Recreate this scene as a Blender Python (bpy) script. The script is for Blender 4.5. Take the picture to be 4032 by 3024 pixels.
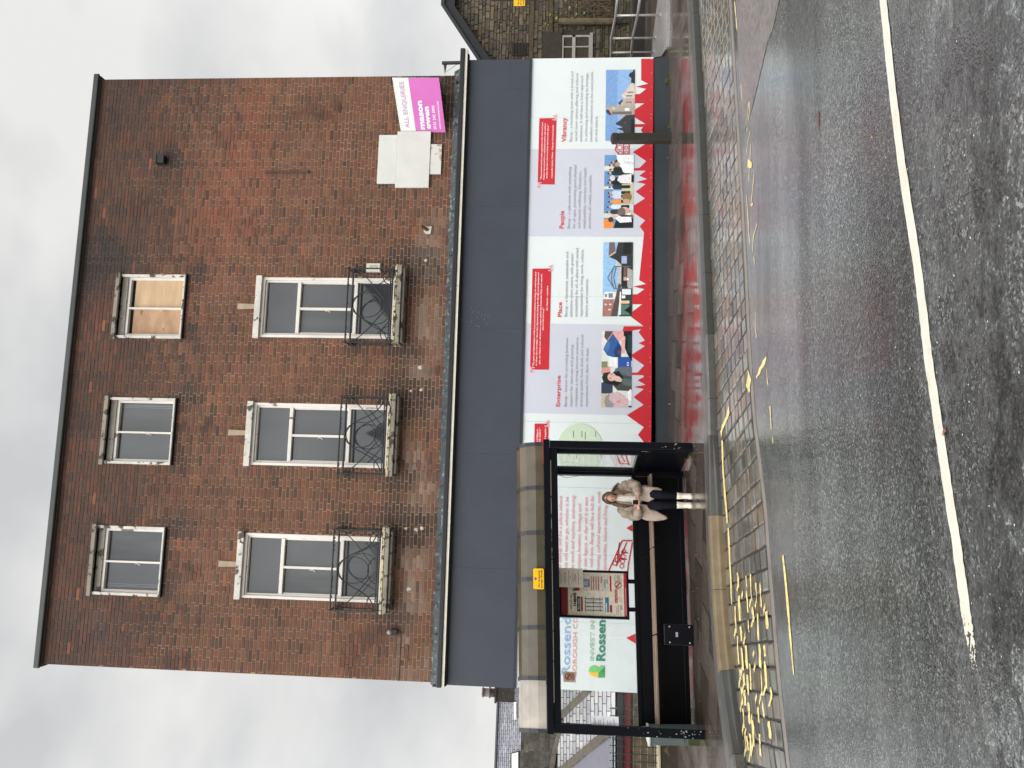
import bpy, math, random
from mathutils import Vector, Matrix, noise as mnoise
from math import sin, cos, pi, radians
random.seed(7)
for o in list(bpy.data.objects): bpy.data.objects.remove(o)
SC = bpy.context.scene
COL = SC.collection

# ------------------------------------------------------------ camera
F = 3028.0
CAM = Vector((0.0, -14.5784, 1.7936))
YAW, PIT, ROL = 0.12755, 0.07385, 0.01822
_f = Vector((sin(YAW)*cos(PIT), cos(YAW)*cos(PIT), sin(PIT)))
_r0 = Vector((cos(YAW), -sin(YAW), 0)); _u0 = _r0.cross(_f)
RV = _r0*cos(ROL) + _u0*sin(ROL); UV = -_r0*sin(ROL) + _u0*cos(ROL)
cd = bpy.data.cameras.new('camera'); cam = bpy.data.objects.new('camera', cd); COL.objects.link(cam)
# the photograph lies on its side: picture-up is world-right
X_, Y_, Z_ = -UV, RV, -_f
cam.matrix_world = Matrix(((X_.x, Y_.x, Z_.x, CAM.x), (X_.y, Y_.y, Z_.y, CAM.y), (X_.z, Y_.z, Z_.z, CAM.z), (0, 0, 0, 1)))
cd.sensor_width = 36; cd.lens = 36*F/4032; cd.clip_end = 2000; cd.clip_start = .05
SC.camera = cam

# ------------------------------------------------------------ world, sun, exposure
w = bpy.data.worlds.new('World'); SC.world = w; w.use_nodes = True
nt = w.node_tree; N = nt.nodes; N.clear(); L_ = nt.links
out = N.new('ShaderNodeOutputWorld')
sky = N.new('ShaderNodeTexSky'); sky.sky_type = 'NISHITA'; sky.sun_disc = False
SUN_EL, SUN_AZ = radians(52), radians(205)
sky.sun_elevation = SUN_EL; sky.sun_rotation = SUN_AZ
b1 = N.new('ShaderNodeBackground'); b1.inputs[1].default_value = .05; L_.new(sky.outputs[0], b1.inputs[0])
tc = N.new('ShaderNodeTexCoord')
sep = N.new('ShaderNodeSeparateXYZ'); L_.new(tc.outputs['Generated'], sep.inputs[0])
mp = N.new('ShaderNodeMapping'); mp.inputs['Scale'].default_value = (1.3, 1.3, 2.2); L_.new(tc.outputs['Generated'], mp.inputs[0])
nz = N.new('ShaderNodeTexNoise'); nz.inputs['Scale'].default_value = 2.6; nz.inputs['Detail'].default_value = 4; nz.inputs['Roughness'].default_value = .5
L_.new(mp.outputs[0], nz.inputs[0])
cr = N.new('ShaderNodeValToRGB'); e = cr.color_ramp.elements
e[0].position = .38; e[0].color = (.63, .64, .655, 1); e[1].position = .62; e[1].color = (.87, .865, .845, 1)
L_.new(nz.outputs[0], cr.inputs[0])
# overcast dome: much brighter overhead and towards the veiled sun behind the viewer than near the horizon ahead
dot = N.new('ShaderNodeVectorMath'); dot.operation = 'DOT_PRODUCT'; L_.new(tc.outputs['Generated'], dot.inputs[0])
dot.inputs[1].default_value = Vector((-.25, -.50, .83)).normalized()
mr = N.new('ShaderNodeMapRange'); mr.interpolation_type = 'SMOOTHERSTEP'
mr.inputs['From Min'].default_value = .30; mr.inputs['From Max'].default_value = 1.0
mr.inputs['To Min'].default_value = 1.0; mr.inputs['To Max'].default_value = 2.8
L_.new(dot.outputs['Value'], mr.inputs['Value'])
a1 = N.new('ShaderNodeMath'); a1.operation = 'MULTIPLY'; a1.inputs[1].default_value = -1.4; L_.new(sep.outputs[0], a1.inputs[0])
a2 = N.new('ShaderNodeMath'); a2.operation = 'MULTIPLY'; a2.inputs[1].default_value = .85; L_.new(sep.outputs[0], a2.inputs[0])
ab = N.new('ShaderNodeMath'); ab.operation = 'MAXIMUM'; L_.new(a1.outputs[0], ab.inputs[0]); L_.new(a2.outputs[0], ab.inputs[1])
ms = N.new('ShaderNodeMapRange'); ms.interpolation_type = 'SMOOTHSTEP'; ms.inputs['From Min'].default_value = .38; ms.inputs['From Max'].default_value = .90; ms.inputs['To Min'].default_value = 1.0; ms.inputs['To Max'].default_value = 2.5; L_.new(ab.outputs[0], ms.inputs['Value'])
mm0 = N.new('ShaderNodeMath'); mm0.operation = 'MULTIPLY'; L_.new(mr.outputs[0], mm0.inputs[0]); L_.new(ms.outputs[0], mm0.inputs[1])
b2 = N.new('ShaderNodeBackground'); L_.new(cr.outputs[0], b2.inputs[0]); L_.new(mm0.outputs[0], b2.inputs[1])
mx = N.new('ShaderNodeMixShader'); mx.inputs[0].default_value = .96
L_.new(b1.outputs[0], mx.inputs[1]); L_.new(b2.outputs[0], mx.inputs[2]); L_.new(mx.outputs[0], out.inputs[0])
sd = bpy.data.lights.new('sun', 'SUN'); sd.energy = .9; sd.angle = radians(35); sd.color = (1, .975, .94)
so = bpy.data.objects.new('sun', sd); COL.objects.link(so)
sdir = Vector((cos(SUN_EL)*sin(SUN_AZ), cos(SUN_EL)*cos(SUN_AZ), sin(SUN_EL)))   # towards the sun
so.rotation_euler = sdir.to_track_quat('Z', 'Y').to_euler(); so.location = (0, -10, 20)
SC.view_settings.view_transform = 'Standard'; SC.view_settings.look = 'None'
SC.view_settings.exposure = 0; SC.view_settings.gamma = 1; SC.view_settings.use_curve_mapping = False

# ------------------------------------------------------------ helpers
def ray(x, y): return _f + RV*((3024-y-1512)/F) - UV*((x-2016)/F)
def at(x, y, Y=0.0):
    d = ray(x, y); return CAM + d*((Y-CAM.y)/d.y)
def gz(x, y=0): return -.08 + .0145*max(-8, min(0, x-.7))
def zf(ox, oy, s): return lambda X, Y: (ox+X/s, oy+Y/s)
Z2 = zf(2000, 200, 2.37); Z3 = zf(2000, 850, 3.16); Z4 = zf(2000, 1250, 3.16); Z5 = zf(2000, 1650, 2.369); Z6 = zf(1950, 2150, 1.898)
def lin(c): c /= 255; return c/12.92 if c <= .04045 else ((c+.055)/1.055)**2.4
def rgb(r, g, b, k=1.0): return (min(1, lin(r)*k), min(1, lin(g)*k), min(1, lin(b)*k))

ORG = {}
def tag(o, label=None, cat=None, group=None, kind=None):
    if label: o['label'] = label
    if cat: o['category'] = cat
    if group: o['group'] = group
    if kind: o['kind'] = kind
    return o
def thing(name, label, cat, loc=(0, 0, 0), group=None):
    o = bpy.data.objects.new(name, None); COL.objects.link(o); o.location = loc; ORG[o.name] = Vector(loc)
    o.empty_display_size = .1
    return tag(o, label, cat, group)
class MB:
    def __init__(s): s.v = []; s.f = []; s.c = []
    def pt(s, p, c=None): s.v.append(tuple(p)); s.c.append(c or (1, 1, 1)); return len(s.v)-1
    def poly(s, pts, c=None): s.f.append([s.pt(p, c) for p in pts]); return s
    def hexa(s, p, c=None):      # p: 8 points, bottom 4 ccw, top 4
        i = [s.pt(q, c) for q in p]
        for q in ((3, 2, 1, 0), (4, 5, 6, 7), (0, 1, 5, 4), (1, 2, 6, 5), (2, 3, 7, 6), (3, 0, 4, 7)): s.f.append([i[k] for k in q])
        return s
    def box(s, x0, x1, y0, y1, z0, z1, c=None):
        return s.hexa([(x0, y0, z0), (x1, y0, z0), (x1, y1, z0), (x0, y1, z0), (x0, y0, z1), (x1, y0, z1), (x1, y1, z1), (x0, y1, z1)], c)
    def prism(s, poly, d, c=None):   # poly: 3D points (front), d: offset vector to the back
        d = Vector(d); a = [s.pt(p, c) for p in poly]; b = [s.pt(Vector(p)+d, c) for p in poly]; n = len(a)
        s.f.append(a); s.f.append(b[::-1])
        for i in range(n): s.f.append([a[i], b[i], b[(i+1) % n], a[(i+1) % n]])
        return s
    def beam(s, a, b, w, h, up=(0, 0, 1), c=None):
        a, b = Vector(a), Vector(b); d = (b-a).normalized(); sd = d.cross(Vector(up)).normalized(); u = sd.cross(d)
        sd *= w/2; u *= h/2
        return s.hexa([a-sd-u, a+sd-u, b+sd-u, b-sd-u, a-sd+u, a+sd+u, b+sd+u, b-sd+u], c)
    def tube(s, pts, r, n=8, closed=False, c=None, cap=True):
        pts = [Vector(p) for p in pts]; m = len(pts); rr = r if isinstance(r, (list, tuple)) else [r]*m
        prev = None; rings = []
        for i, p in enumerate(pts):
            if closed: d = pts[(i+1) % m]-pts[i-1]
            else: d = pts[min(i+1, m-1)]-pts[max(i-1, 0)]
            d = d.normalized() if d.length > 1e-9 else Vector((0, 0, 1))
            if prev is None:
                a = d.orthogonal().normalized()
            else:
                a = (prev - d*prev.dot(d)); a = a.normalized() if a.length > 1e-6 else d.orthogonal().normalized()
            prev = a; b = d.cross(a)
            rings.append([s.pt(p+(a*cos(2*pi*k/n)+b*sin(2*pi*k/n))*rr[i], c) for k in range(n)])
        for i in range(m if closed else m-1):
            A, B = rings[i], rings[(i+1) % m]
            for k in range(n): s.f.append([A[k], A[(k+1) % n], B[(k+1) % n], B[k]])
        if cap and not closed: s.f.append(rings[0][::-1]); s.f.append(rings[-1])
        return s
    def loft(s, rings, cap=True, c=None):
        I = [[s.pt(p, c) for p in r] for r in rings]; n = len(I[0])
        for A, B in zip(I, I[1:]):
            for k in range(n): s.f.append([A[k], A[(k+1) % n], B[(k+1) % n], B[k]])
        if cap: s.f.append(I[0][::-1]); s.f.append(I[-1])
        return s
    def ball(s, p, rx, ry=None, rz=None, n=10, m=7, c=None):
        ry = ry or rx; rz = rz or rx; p = Vector(p); rings = []
        for j in range(m+1):
            t = -pi/2+pi*(j+.02*(j == 0)-.02*(j == m))/m
            rings.append([p+Vector((rx*cos(t)*cos(2*pi*k/n), ry*cos(t)*sin(2*pi*k/n), rz*sin(t))) for k in range(n)])
        return s.loft(rings, True, c)
    def build(s, name, mat, parent=None, label=None, cat=None, group=None, kind=None, smooth=False, bevel=0, col=False, org=None):
        me = bpy.data.meshes.new(name)
        root = parent
        while root is not None and root.parent is not None: root = root.parent
        o3 = ORG.get(root.name, Vector((0, 0, 0))) if root is not None else Vector(org or (0, 0, 0))
        me.from_pydata([tuple(Vector(p)-o3) for p in s.v], [], s.f); me.validate()
        if col:
            at_ = me.color_attributes.new('Col', 'FLOAT_COLOR', 'POINT')
            buf = []
            for c in s.c: buf += [c[0], c[1], c[2], 1]
            at_.data.foreach_set('color', buf)
        me.materials.append(mat)
        if smooth: me.polygons.foreach_set('use_smooth', [True]*len(me.polygons))
        o = bpy.data.objects.new(name, me); COL.objects.link(o)
        if parent is not None: o.parent = parent
        else:
            o.location = o3; ORG[o.name] = Vector(o3)
        if bevel:
            b = o.modifiers.new('bevel', 'BEVEL'); b.width = bevel; b.segments = 2; b.limit_method = 'ANGLE'
        tag(o, label, cat, group, kind)
        return o

def nd(nt, t, **k):
    n = nt.nodes.new(t)
    for a, b in k.items(): setattr(n, a, b)
    return n
def mat(name, c, rough=.7, metal=0, var=0, vscale=6, bump=0, bscale=30, spec=.5, attr=False, c2=None, thr=None, nscale=8, stretch=(1, 1, 1), fine=0, ior=None, wet=0):
    """noise-varied surface; c2/thr: second colour showing in noise patches (peeled paint, dirt)"""
    m = bpy.data.materials.new(name); m.use_nodes = True; t = m.node_tree; P = t.nodes['Principled BSDF']
    if wet:
        P.inputs['Coat Weight'].default_value = wet; P.inputs['Coat Roughness'].default_value = .13; P.inputs['Coat IOR'].default_value = 1.7
    P.inputs['Roughness'].default_value = rough; P.inputs['Metallic'].default_value = metal
    P.inputs['Specular IOR Level'].default_value = spec
    if ior: P.inputs['IOR'].default_value = ior
    tcx = nd(t, 'ShaderNodeTexCoord'); mpp = nd(t, 'ShaderNodeMapping'); mpp.inputs['Scale'].default_value = stretch
    t.links.new(tcx.outputs['Object'], mpp.inputs[0]); vec = mpp.outputs[0]
    if attr:
        a = nd(t, 'ShaderNodeAttribute'); a.attribute_name = 'Col'; col = a.outputs['Color']
    else:
        r = nd(t, 'ShaderNodeRGB'); r.outputs[0].default_value = (*c, 1); col = r.outputs[0]
    def noise(sc, det=4, rg=.55):
        n = nd(t, 'ShaderNodeTexNoise'); n.inputs['Scale'].default_value = sc; n.inputs['Detail'].default_value = det; n.inputs['Roughness'].default_value = rg
        t.links.new(vec, n.inputs[0]); return n.outputs[0]
    if var:
        h = nd(t, 'ShaderNodeMapRange'); h.inputs['From Min'].default_value = .3; h.inputs['From Max'].default_value = .7
        h.inputs['To Min'].default_value = 1-var; h.inputs['To Max'].default_value = 1+var
        t.links.new(noise(vscale), h.inputs[0])
        mm = nd(t, 'ShaderNodeVectorMath', operation='SCALE'); t.links.new(col, mm.inputs[0]); t.links.new(h.outputs[0], mm.inputs['Scale']); col = mm.outputs[0]
    if fine:
        h = nd(t, 'ShaderNodeMapRange'); h.inputs['From Min'].default_value = .3; h.inputs['From Max'].default_value = .7
        h.inputs['To Min'].default_value = 1-fine; h.inputs['To Max'].default_value = 1+fine
        t.links.new(noise(vscale*12, 3), h.inputs[0])
        mm = nd(t, 'ShaderNodeVectorMath', operation='SCALE'); t.links.new(col, mm.inputs[0]); t.links.new(h.outputs[0], mm.inputs['Scale']); col = mm.outputs[0]
    if c2:
        rp = nd(t, 'ShaderNodeMapRange'); rp.inputs['From Min'].default_value = thr; rp.inputs['From Max'].default_value = thr+.04
        t.links.new(noise(nscale, 6, .6), rp.inputs[0])
        mi = nd(t, 'ShaderNodeMix', data_type='RGBA'); t.links.new(rp.outputs[0], mi.inputs[0]); t.links.new(col, mi.inputs[6]); mi.inputs[7].default_value = (*c2, 1)
        col = mi.outputs[2]
    t.links.new(col, P.inputs['Base Color'])
    if bump:
        bb = nd(t, 'ShaderNodeBump'); bb.inputs['Strength'].default_value = bump; bb.inputs['Distance'].default_value = .01
        t.links.new(noise(bscale, 5, .6), bb.inputs['Height']); t.links.new(bb.outputs[0], P.inputs['Normal'])
    return m
def flatm(name, c, rough=.45): return mat(name, c, rough, var=.03, vscale=3)

_FL = {}
def ink(c, k=1.05):
    key = tuple(c)
    if key not in _FL: _FL[key] = mat('print_ink_%d' % len(_FL), rgb(*c, k), .42)
    return _FL[key]

def text_mesh(body, name, mt, origin, ux, uy, height, width=None, shear=0, bold=0, parent=None, spacing=1.0, linesp=1.0):
    """flat lettering: origin = start of baseline, ux/uy unit vectors, height = cap height in metres"""
    cu = bpy.data.curves.new('t', 'FONT'); cu.body = body; cu.size = 1; cu.shear = shear; cu.offset = bold; cu.resolution_u = 2; cu.space_character = spacing; cu.space_line = linesp
    ob = bpy.data.objects.new('t', cu); COL.objects.link(ob)
    dg = bpy.context.evaluated_depsgraph_get(); me = bpy.data.meshes.new_from_object(ob.evaluated_get(dg))
    bpy.data.objects.remove(ob); bpy.data.curves.remove(cu)
    xs = [v.co.x for v in me.vertices]
    if not xs: return None
    x0, x1 = min(xs), max(xs); cap = .70
    sy = height/cap; sx = width/(x1-x0) if width else sy
    ux, uy, origin = Vector(ux), Vector(uy), Vector(origin)
    root = parent
    while root is not None and root.parent is not None: root = root.parent
    o3 = ORG.get(root.name, Vector((0, 0, 0))) if root is not None else Vector((0, 0, 0))
    for v in me.vertices: v.co = origin + ux*((v.co.x-x0)*sx) + uy*(v.co.y*sy) - o3
    me.materials.clear(); me.materials.append(mt)
    o = bpy.data.objects.new(name, me); COL.objects.link(o)
    if parent: o.parent = parent
    return o

# ------------------------------------------------------------ ground, pavement, kerb, setts, road
KP = [(-9, -11.5), (-6, -8.2), (-4.2, -6.3), (-2.98, -5.2), (-2.2, -4.62), (-1.26, -4.33), (-.31, -4.2), (.65, -4.2), (1.6, -4.08), (3.31, -3.75), (5.38, -3.4), (7.85, -2.81), (14, -1.35), (30, 2.6)]
OP = [(-9, -12.9), (-6, -9.3), (-4.2, -7.9), (-2.44, -7.02), (-1.69, -6.80), (-.98, -6.66), (-.18, -6.53), (1.31, -6.1), (2.64, -5.94), (4.96, -5.51), (6.2, -5.27), (14, -3.6), (30, 0.3)]
def itp(P, x):
    if x <= P[0][0]: return P[0][1]+(x-P[0][0])*(P[1][1]-P[0][1])/(P[1][0]-P[0][0])
    for a, b in zip(P, P[1:]):
        if x <= b[0]:
            t = (x-a[0])/(b[0]-a[0])
            return a[1]+(b[1]-a[1])*t
    return P[-1][1]
def smooth(P, n=4):
    xs = [P[0][0]+(P[-1][0]-P[0][0])*i/240 for i in range(241)]
    Q = [(x, itp(P, x)) for x in xs]
    for _ in range(12): Q = [Q[0]]+[(Q[i][0], (Q[i-1][1]+2*Q[i][1]+Q[i+1][1])/4) for i in range(1, len(Q)-1)]+[Q[-1]]
    return Q
KP = smooth(KP); OP = smooth(OP)
def ky(x): return itp(KP, x)
def oy(x): return itp(OP, x)
def kh(x):      # kerb height: taller by the bus stop
    return .10+.03*max(0, min(1, (.7-x)/.9))
def rz(x, y): return gz(x)-kh(x)-.012+.012*min(10, max(0, ky(x)-y))   # road surface with a little crossfall

def wet_paving():
    m = bpy.data.materials.new('wet_flagstones'); m.use_nodes = True; t = m.node_tree; P = t.nodes['Principled BSDF']; K = t.links.new
    tcx = nd(t, 'ShaderNodeTexCoord')
    mp1 = nd(t, 'ShaderNodeMapping'); mp1.inputs['Rotation'].default_value = (0, 0, radians(11)); K(tcx.outputs['Object'], mp1.inputs[0])
    br = nd(t, 'ShaderNodeTexBrick'); br.inputs['Scale'].default_value = 1; br.inputs['Brick Width'].default_value = .9; br.inputs['Row Height'].default_value = .6
    br.inputs['Mortar Size'].default_value = .014; br.inputs['Mortar Smooth'].default_value = .3; br.inputs['Bias'].default_value = 0
    br.inputs['Color1'].default_value = (.040, .031, .024, 1); br.inputs['Color2'].default_value = (.100, .080, .066, 1); br.inputs['Mortar'].default_value = (.02, .017, .013, 1)
    K(mp1.outputs[0], br.inputs[0])
    def ns(sc, d, vec): n = nd(t, 'ShaderNodeTexNoise'); n.inputs['Scale'].default_value = sc; n.inputs['Detail'].default_value = d; K(vec, n.inputs[0]); return n.outputs[0]
    n1 = ns(1.4, 6, tcx.outputs['Object']); n2 = ns(22, 5, tcx.outputs['Object'])
    h = nd(t, 'ShaderNodeMapRange'); h.inputs['To Min'].default_value = .2; h.inputs['To Max'].default_value = 2.0; K(n2, h.inputs[0])
    s = nd(t, 'ShaderNodeVectorMath', operation='SCALE'); K(br.outputs[0], s.inputs[0]); K(h.outputs[0], s.inputs['Scale']); K(s.outputs[0], P.inputs['Base Color'])
    r = nd(t, 'ShaderNodeMapRange'); r.inputs['From Min'].default_value = .38; r.inputs['From Max'].default_value = .62; r.inputs['To Min'].default_value = .05; r.inputs['To Max'].default_value = .27; K(n1, r.inputs[0]); K(r.outputs[0], P.inputs['Roughness'])
    mps = nd(t, 'ShaderNodeMapping'); mps.inputs['Scale'].default_value = (.8, 5, 1); mps.inputs['Rotation'].default_value = (0, 0, radians(11)); K(tcx.outputs['Object'], mps.inputs[0])
    n3 = ns(1.5, 4, mps.outputs[0])
    b0 = nd(t, 'ShaderNodeBump'); b0.inputs['Strength'].default_value = .14; b0.inputs['Distance'].default_value = .012; K(n3, b0.inputs['Height'])
    b = nd(t, 'ShaderNodeBump'); b.inputs['Strength'].default_value = .25; b.inputs['Distance'].default_value = .002; K(n2, b.inputs['Height']); K(b0.outputs[0], b.inputs['Normal'])
    b2_ = nd(t, 'ShaderNodeBump'); b2_.inputs['Strength'].default_value = 1; b2_.inputs['Distance'].default_value = .01; b2_.invert = True; K(br.outputs['Fac'], b2_.inputs['Height']); K(b.outputs[0], b2_.inputs['Normal']); K(b2_.outputs[0], P.inputs['Normal'])
    return m
def wet_asphalt():
    m = bpy.data.materials.new('wet_asphalt'); m.use_nodes = True; t = m.node_tree; P = t.nodes['Principled BSDF']; K = t.links.new
    tcx = nd(t, 'ShaderNodeTexCoord'); ob = tcx.outputs['Object']
    def ns(sc, d, vec=ob, rg=.55): n = nd(t, 'ShaderNodeTexNoise'); n.inputs['Scale'].default_value = sc; n.inputs['Detail'].default_value = d; n.inputs['Roughness'].default_value = rg; K(vec, n.inputs[0]); return n.outputs[0]
    def mrg(v, a, b_, c, d): n = nd(t, 'ShaderNodeMapRange'); n.inputs['From Min'].default_value = a; n.inputs['From Max'].default_value = b_; n.inputs['To Min'].default_value = c; n.inputs['To Max'].default_value = d; K(v, n.inputs[0]); return n.outputs[0]
    vo = nd(t, 'ShaderNodeTexVoronoi'); vo.inputs['Scale'].default_value = 75; vo.inputs['Randomness'].default_value = 1; K(ob, vo.inputs[0])
    chip = nd(t, 'ShaderNodeSeparateColor'); K(vo.outputs['Color'], chip.inputs[0])
    base = nd(t, 'ShaderNodeValToRGB'); E_ = base.color_ramp.elements
    E_[0].position = 0; E_[0].color = (.014, .016, .017, 1); E_[1].position = .8; E_[1].color = (.064, .072, .069, 1)
    q = base.color_ramp.elements.new(.97); q.color = (.15, .15, .145, 1); K(chip.outputs[0], base.inputs[0])
    # broad patches, tyre tracks along the road, a worn rough zone beyond the white line
    mpr = nd(t, 'ShaderNodeMapping'); mpr.inputs['Rotation'].default_value = (0, 0, radians(9)); mpr.inputs['Scale'].default_value = (.12, 1.3, 1); K(ob, mpr.inputs[0])
    tr = mrg(ns(1.1, 5, mpr.outputs[0]), .35, .65, .6, 1.35)
    big = mrg(ns(.55, 5), .35, .65, .75, 1.3)
    mu = nd(t, 'ShaderNodeMath', operation='MULTIPLY'); K(tr, mu.inputs[0]); K(big, mu.inputs[1])
    sc = nd(t, 'ShaderNodeVectorMath', operation='SCALE'); K(base.outputs[0], sc.inputs[0]); K(mu.outputs[0], sc.inputs['Scale'])
    # pinkish resurfaced patch by the setts on the right
    sx = nd(t, 'ShaderNodeSeparateXYZ'); K(ob, sx.inputs[0])
    rip = nd(t, 'ShaderNodeMapping'); rip.inputs['Rotation'].default_value = (0, 0, radians(25)); rip.inputs['Scale'].default_value = (5, 9, 1); K(ob, rip.inputs[0])
    gate_o = mrg(sx.outputs[1], -10.2, -11.0, 0.0, 1.0); rip_o = rip.outputs[0]
    peel = mrg(ns(.42, 9, rip_o, .72), .475, .535, 0, 1); pg = nd(t, 'ShaderNodeMath', operation='MULTIPLY'); K(peel, pg.inputs[0]); K(gate_o, pg.inputs[1])
    dk = nd(t, 'ShaderNodeMapRange'); dk.inputs['To Min'].default_value = 1.25; dk.inputs['To Max'].default_value = .42; K(pg.outputs[0], dk.inputs[0])
    sc2 = nd(t, 'ShaderNodeVectorMath', operation='SCALE'); K(sc.outputs[0], sc2.inputs[0]); K(dk.outputs[0], sc2.inputs['Scale']); K(sc2.outputs[0], P.inputs['Base Color'])
    ro = mrg(ns(2.2, 5, mpr.outputs[0]),   .35, .65, .16, .36); K(ro, P.inputs['Roughness'])
    bn = nd(t, 'ShaderNodeBump'); bn.inputs['Strength'].default_value = .7; bn.inputs['Distance'].default_value = .006; K(vo.outputs['Distance'], bn.inputs['Height'])
    hb = nd(t, 'ShaderNodeBump'); hb.inputs['Strength'].default_value = 1; hb.inputs['Distance'].default_value = .03
    rough_n = peel
    mg = nd(t, 'ShaderNodeMath', operation='MULTIPLY'); K(rough_n, mg.inputs[0]); K(gate_o, mg.inputs[1]); K(mg.outputs[0], hb.inputs['Height']); K(bn.outputs[0], hb.inputs['Normal'])
    K(hb.outputs[0], P.inputs['Normal'])
    P.inputs['Coat Roughness'].default_value = .09; P.inputs['Coat IOR'].default_value = 2.1; P.inputs['Specular IOR Level'].default_value = .2
    K(mrg(ns(1.3, 6, mpr.outputs[0]), .36, .60, .5, 1.0), P.inputs['Coat Weight'])
    cb = nd(t, 'ShaderNodeBump'); cb.inputs['Strength'].default_value = .30; cb.inputs['Distance'].default_value = .003; K(vo.outputs['Distance'], cb.inputs['Height'])
    cb2 = nd(t, 'ShaderNodeBump'); cb2.inputs['Strength'].default_value = .8; cb2.inputs['Distance'].default_value = .03; K(mg.outputs[0], cb2.inputs['Height']); K(cb.outputs[0], cb2.inputs['Normal']); K(cb2.outputs[0], P.inputs['Coat Normal'])
    return m
M_PAVE = wet_paving(); M_ROAD = wet_asphalt()
M_GRAN = mat('granite_kerb', rgb(78, 76, 72), .5, wet=.35, var=.25, vscale=9, bump=.5, bscale=60, fine=.35)
M_KDARK = mat('dark_concrete_kerb', rgb(62, 62, 59), .45, var=.15, vscale=5, fine=.1, bump=.2, bscale=40)
M_KTAN = mat('sandstone_colour_kerb', rgb(108, 93, 68), .5, var=.2, vscale=5, c2=rgb(110, 88, 62), thr=.62, nscale=3, fine=.08, bump=.2)
M_LINE = mat('white_line_paint', rgb(200, 194, 180), .45, var=.1, vscale=7, fine=.06, bump=.4, bscale=120, c2=rgb(120, 118, 112), thr=.68, nscale=26)
M_YEL = mat('yellow_line_paint', rgb(214, 196, 132), .45, var=.1, vscale=8, fine=.1, c2=rgb(142, 132, 104), thr=.57, nscale=22)
M_SETT = mat('wet_setts', None, .3, wet=1.0, attr=True, var=.3, vscale=7, bump=.35, bscale=35, fine=.12)
M_GROUND = mat('earth', (.07, .065, .05), .9, var=.3, vscale=.4)

g = MB(); g.poly([(-700, -700, -3.2), (700, -700, -3.2), (700, 700, -3.2), (-700, 700, -3.2)]); g.build('ground', M_GROUND, kind='structure', label='ground lying lower behind the buildings')
# pavement: from the kerb back past the hoarding
xs = [-9+i*.35 for i in range(0, 112)]
pv = MB(); rows = []
for x in xs:
    ya = ky(x)+.15; yb = 1.2 if x < -3.8 else 14.0
    rows.append([pv.pt((x, ya+(yb-ya)*j/8, gz(x))) for j in range(9)])
for A, B in zip(rows, rows[1:]):
    for j in range(8): pv.f.append([A[j], B[j], B[j+1], A[j+1]])
pv.build('pavement', M_PAVE, kind='structure', label='wet brown flagstone pavement in front of the hoarding')
# road sheet
rd = MB(); rows = []
for x in [-45+i*1.5 for i in range(24)]+[-9+i*.25 for i in range(92)]+[14+i*1.5 for i in range(20)]:
    y0 = oy(x) if -9 < x < 30 else itp(OP, x)
    ys = [y0+.0, y0-.6, y0-1.5, y0-3, y0-4.5, y0-6, y0-9, y0-14, -32-abs(y0)]
    rows.append([rd.pt((x, y, rz(x, y))) for y in ys])
for A, B in zip(rows, rows[1:]):
    for j in range(8): rd.f.append([A[j+1], B[j+1], B[j], A[j]])
rd.build('road', M_ROAD, kind='structure', label='wet dark asphalt road with patches and tyre tracks')

def strip(mb, pts, wd, z_off, c=None, jit=0):
    """ragged painted strip along pts [(x,y)]"""
    P = [Vector((p[0], p[1], 0)) for p in pts]; Q = []
    for a, b in zip(P, P[1:]):
        n = max(2, int((b-a).length/.12))
        Q += [a.lerp(b, i/n) for i in range(n)]
    Q.append(P[-1]); L = []
    for i, p in enumerate(Q):
        d = (Q[min(i+1, len(Q)-1)]-Q[max(i-1, 0)]).normalized(); nn = Vector((-d.y, d.x, 0))
        w1 = wd/2+random.uniform(-jit, jit); w2 = wd/2+random.uniform(-jit, jit)
        L.append([p+nn*w1, p-nn*w2])
    for a, b in zip(L, L[1:]):
        mb.poly([(q.x, q.y, rz(q.x, q.y)+z_off) for q in (a[1], b[1], b[0], a[0])], c)
# kerb stones
def kerb_piece(mb, xa, xb, prof, mat_=None):
    """prof: list of (out, dz): out measured from the kerb's front line towards the pavement"""
    n = max(2, int((xb-xa)/.25)); rings = []
    for i in range(n+1):
        x = xa+(xb-xa)*i/n; d = Vector((1, (ky(x+.05)-ky(x-.05))/.1, 0)).normalized(); nn = Vector((-d.y, d.x, 0))
        p = Vector((x, ky(x), gz(x)))
        rings.append([p+nn*o+Vector((0, 0, dz)) for o, dz in prof(x)])
    mb.loft(rings)
def prof_std(x): h = kh(x); return [(0, -h-.03), (-.0, -.02), (.02, .004), (.15, .004), (.15, -h-.03)]
def prof_bus(x): h = kh(x); return [(-.07, -h-.03), (-.06, -h*.62), (-.02, -h*.42), (.0, -.0), (.02, .018), (.15, .016), (.16, -h-.03)]
def prof_mix(k):
    def f(x):
        h = kh(x); a = k(x)
        return [(-.07*a, -h-.03), (-.06*a, -h*.62), (-.02*a, -h*.42), (.0, -.012*(1-a)), (.02, .004+.014*a), (.15, .004+.012*a), (.16, -h-.03)]
    return f
xk = 14.0
while xk > 1.0:
    m_ = MB(); kerb_piece(m_, xk-.91, xk, prof_std); m_.build('kerb', M_GRAN if xk < 3 else M_KDARK, kind='structure'); xk -= .915
kmats = [(.70, -.35, M_KDARK, prof_mix(lambda x: max(0, min(1, (.70-x)/1.0)))), (-.355, -1.28, M_KTAN, prof_bus), (-1.285, -2.2, M_KTAN, prof_bus), (-2.205, -2.98, M_KDARK, prof_mix(lambda x: max(0, min(1, 1-(-2.2-x)/.8)))), (-2.985, -4.2, M_GRAN, prof_std), (-4.21, -6.2, M_GRAN, prof_std)]
for a_, b_, mm_, pf in kmats:
    m_ = MB(); kerb_piece(m_, b_, a_, pf); m_.build('kerb', mm_, kind='structure')
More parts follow.
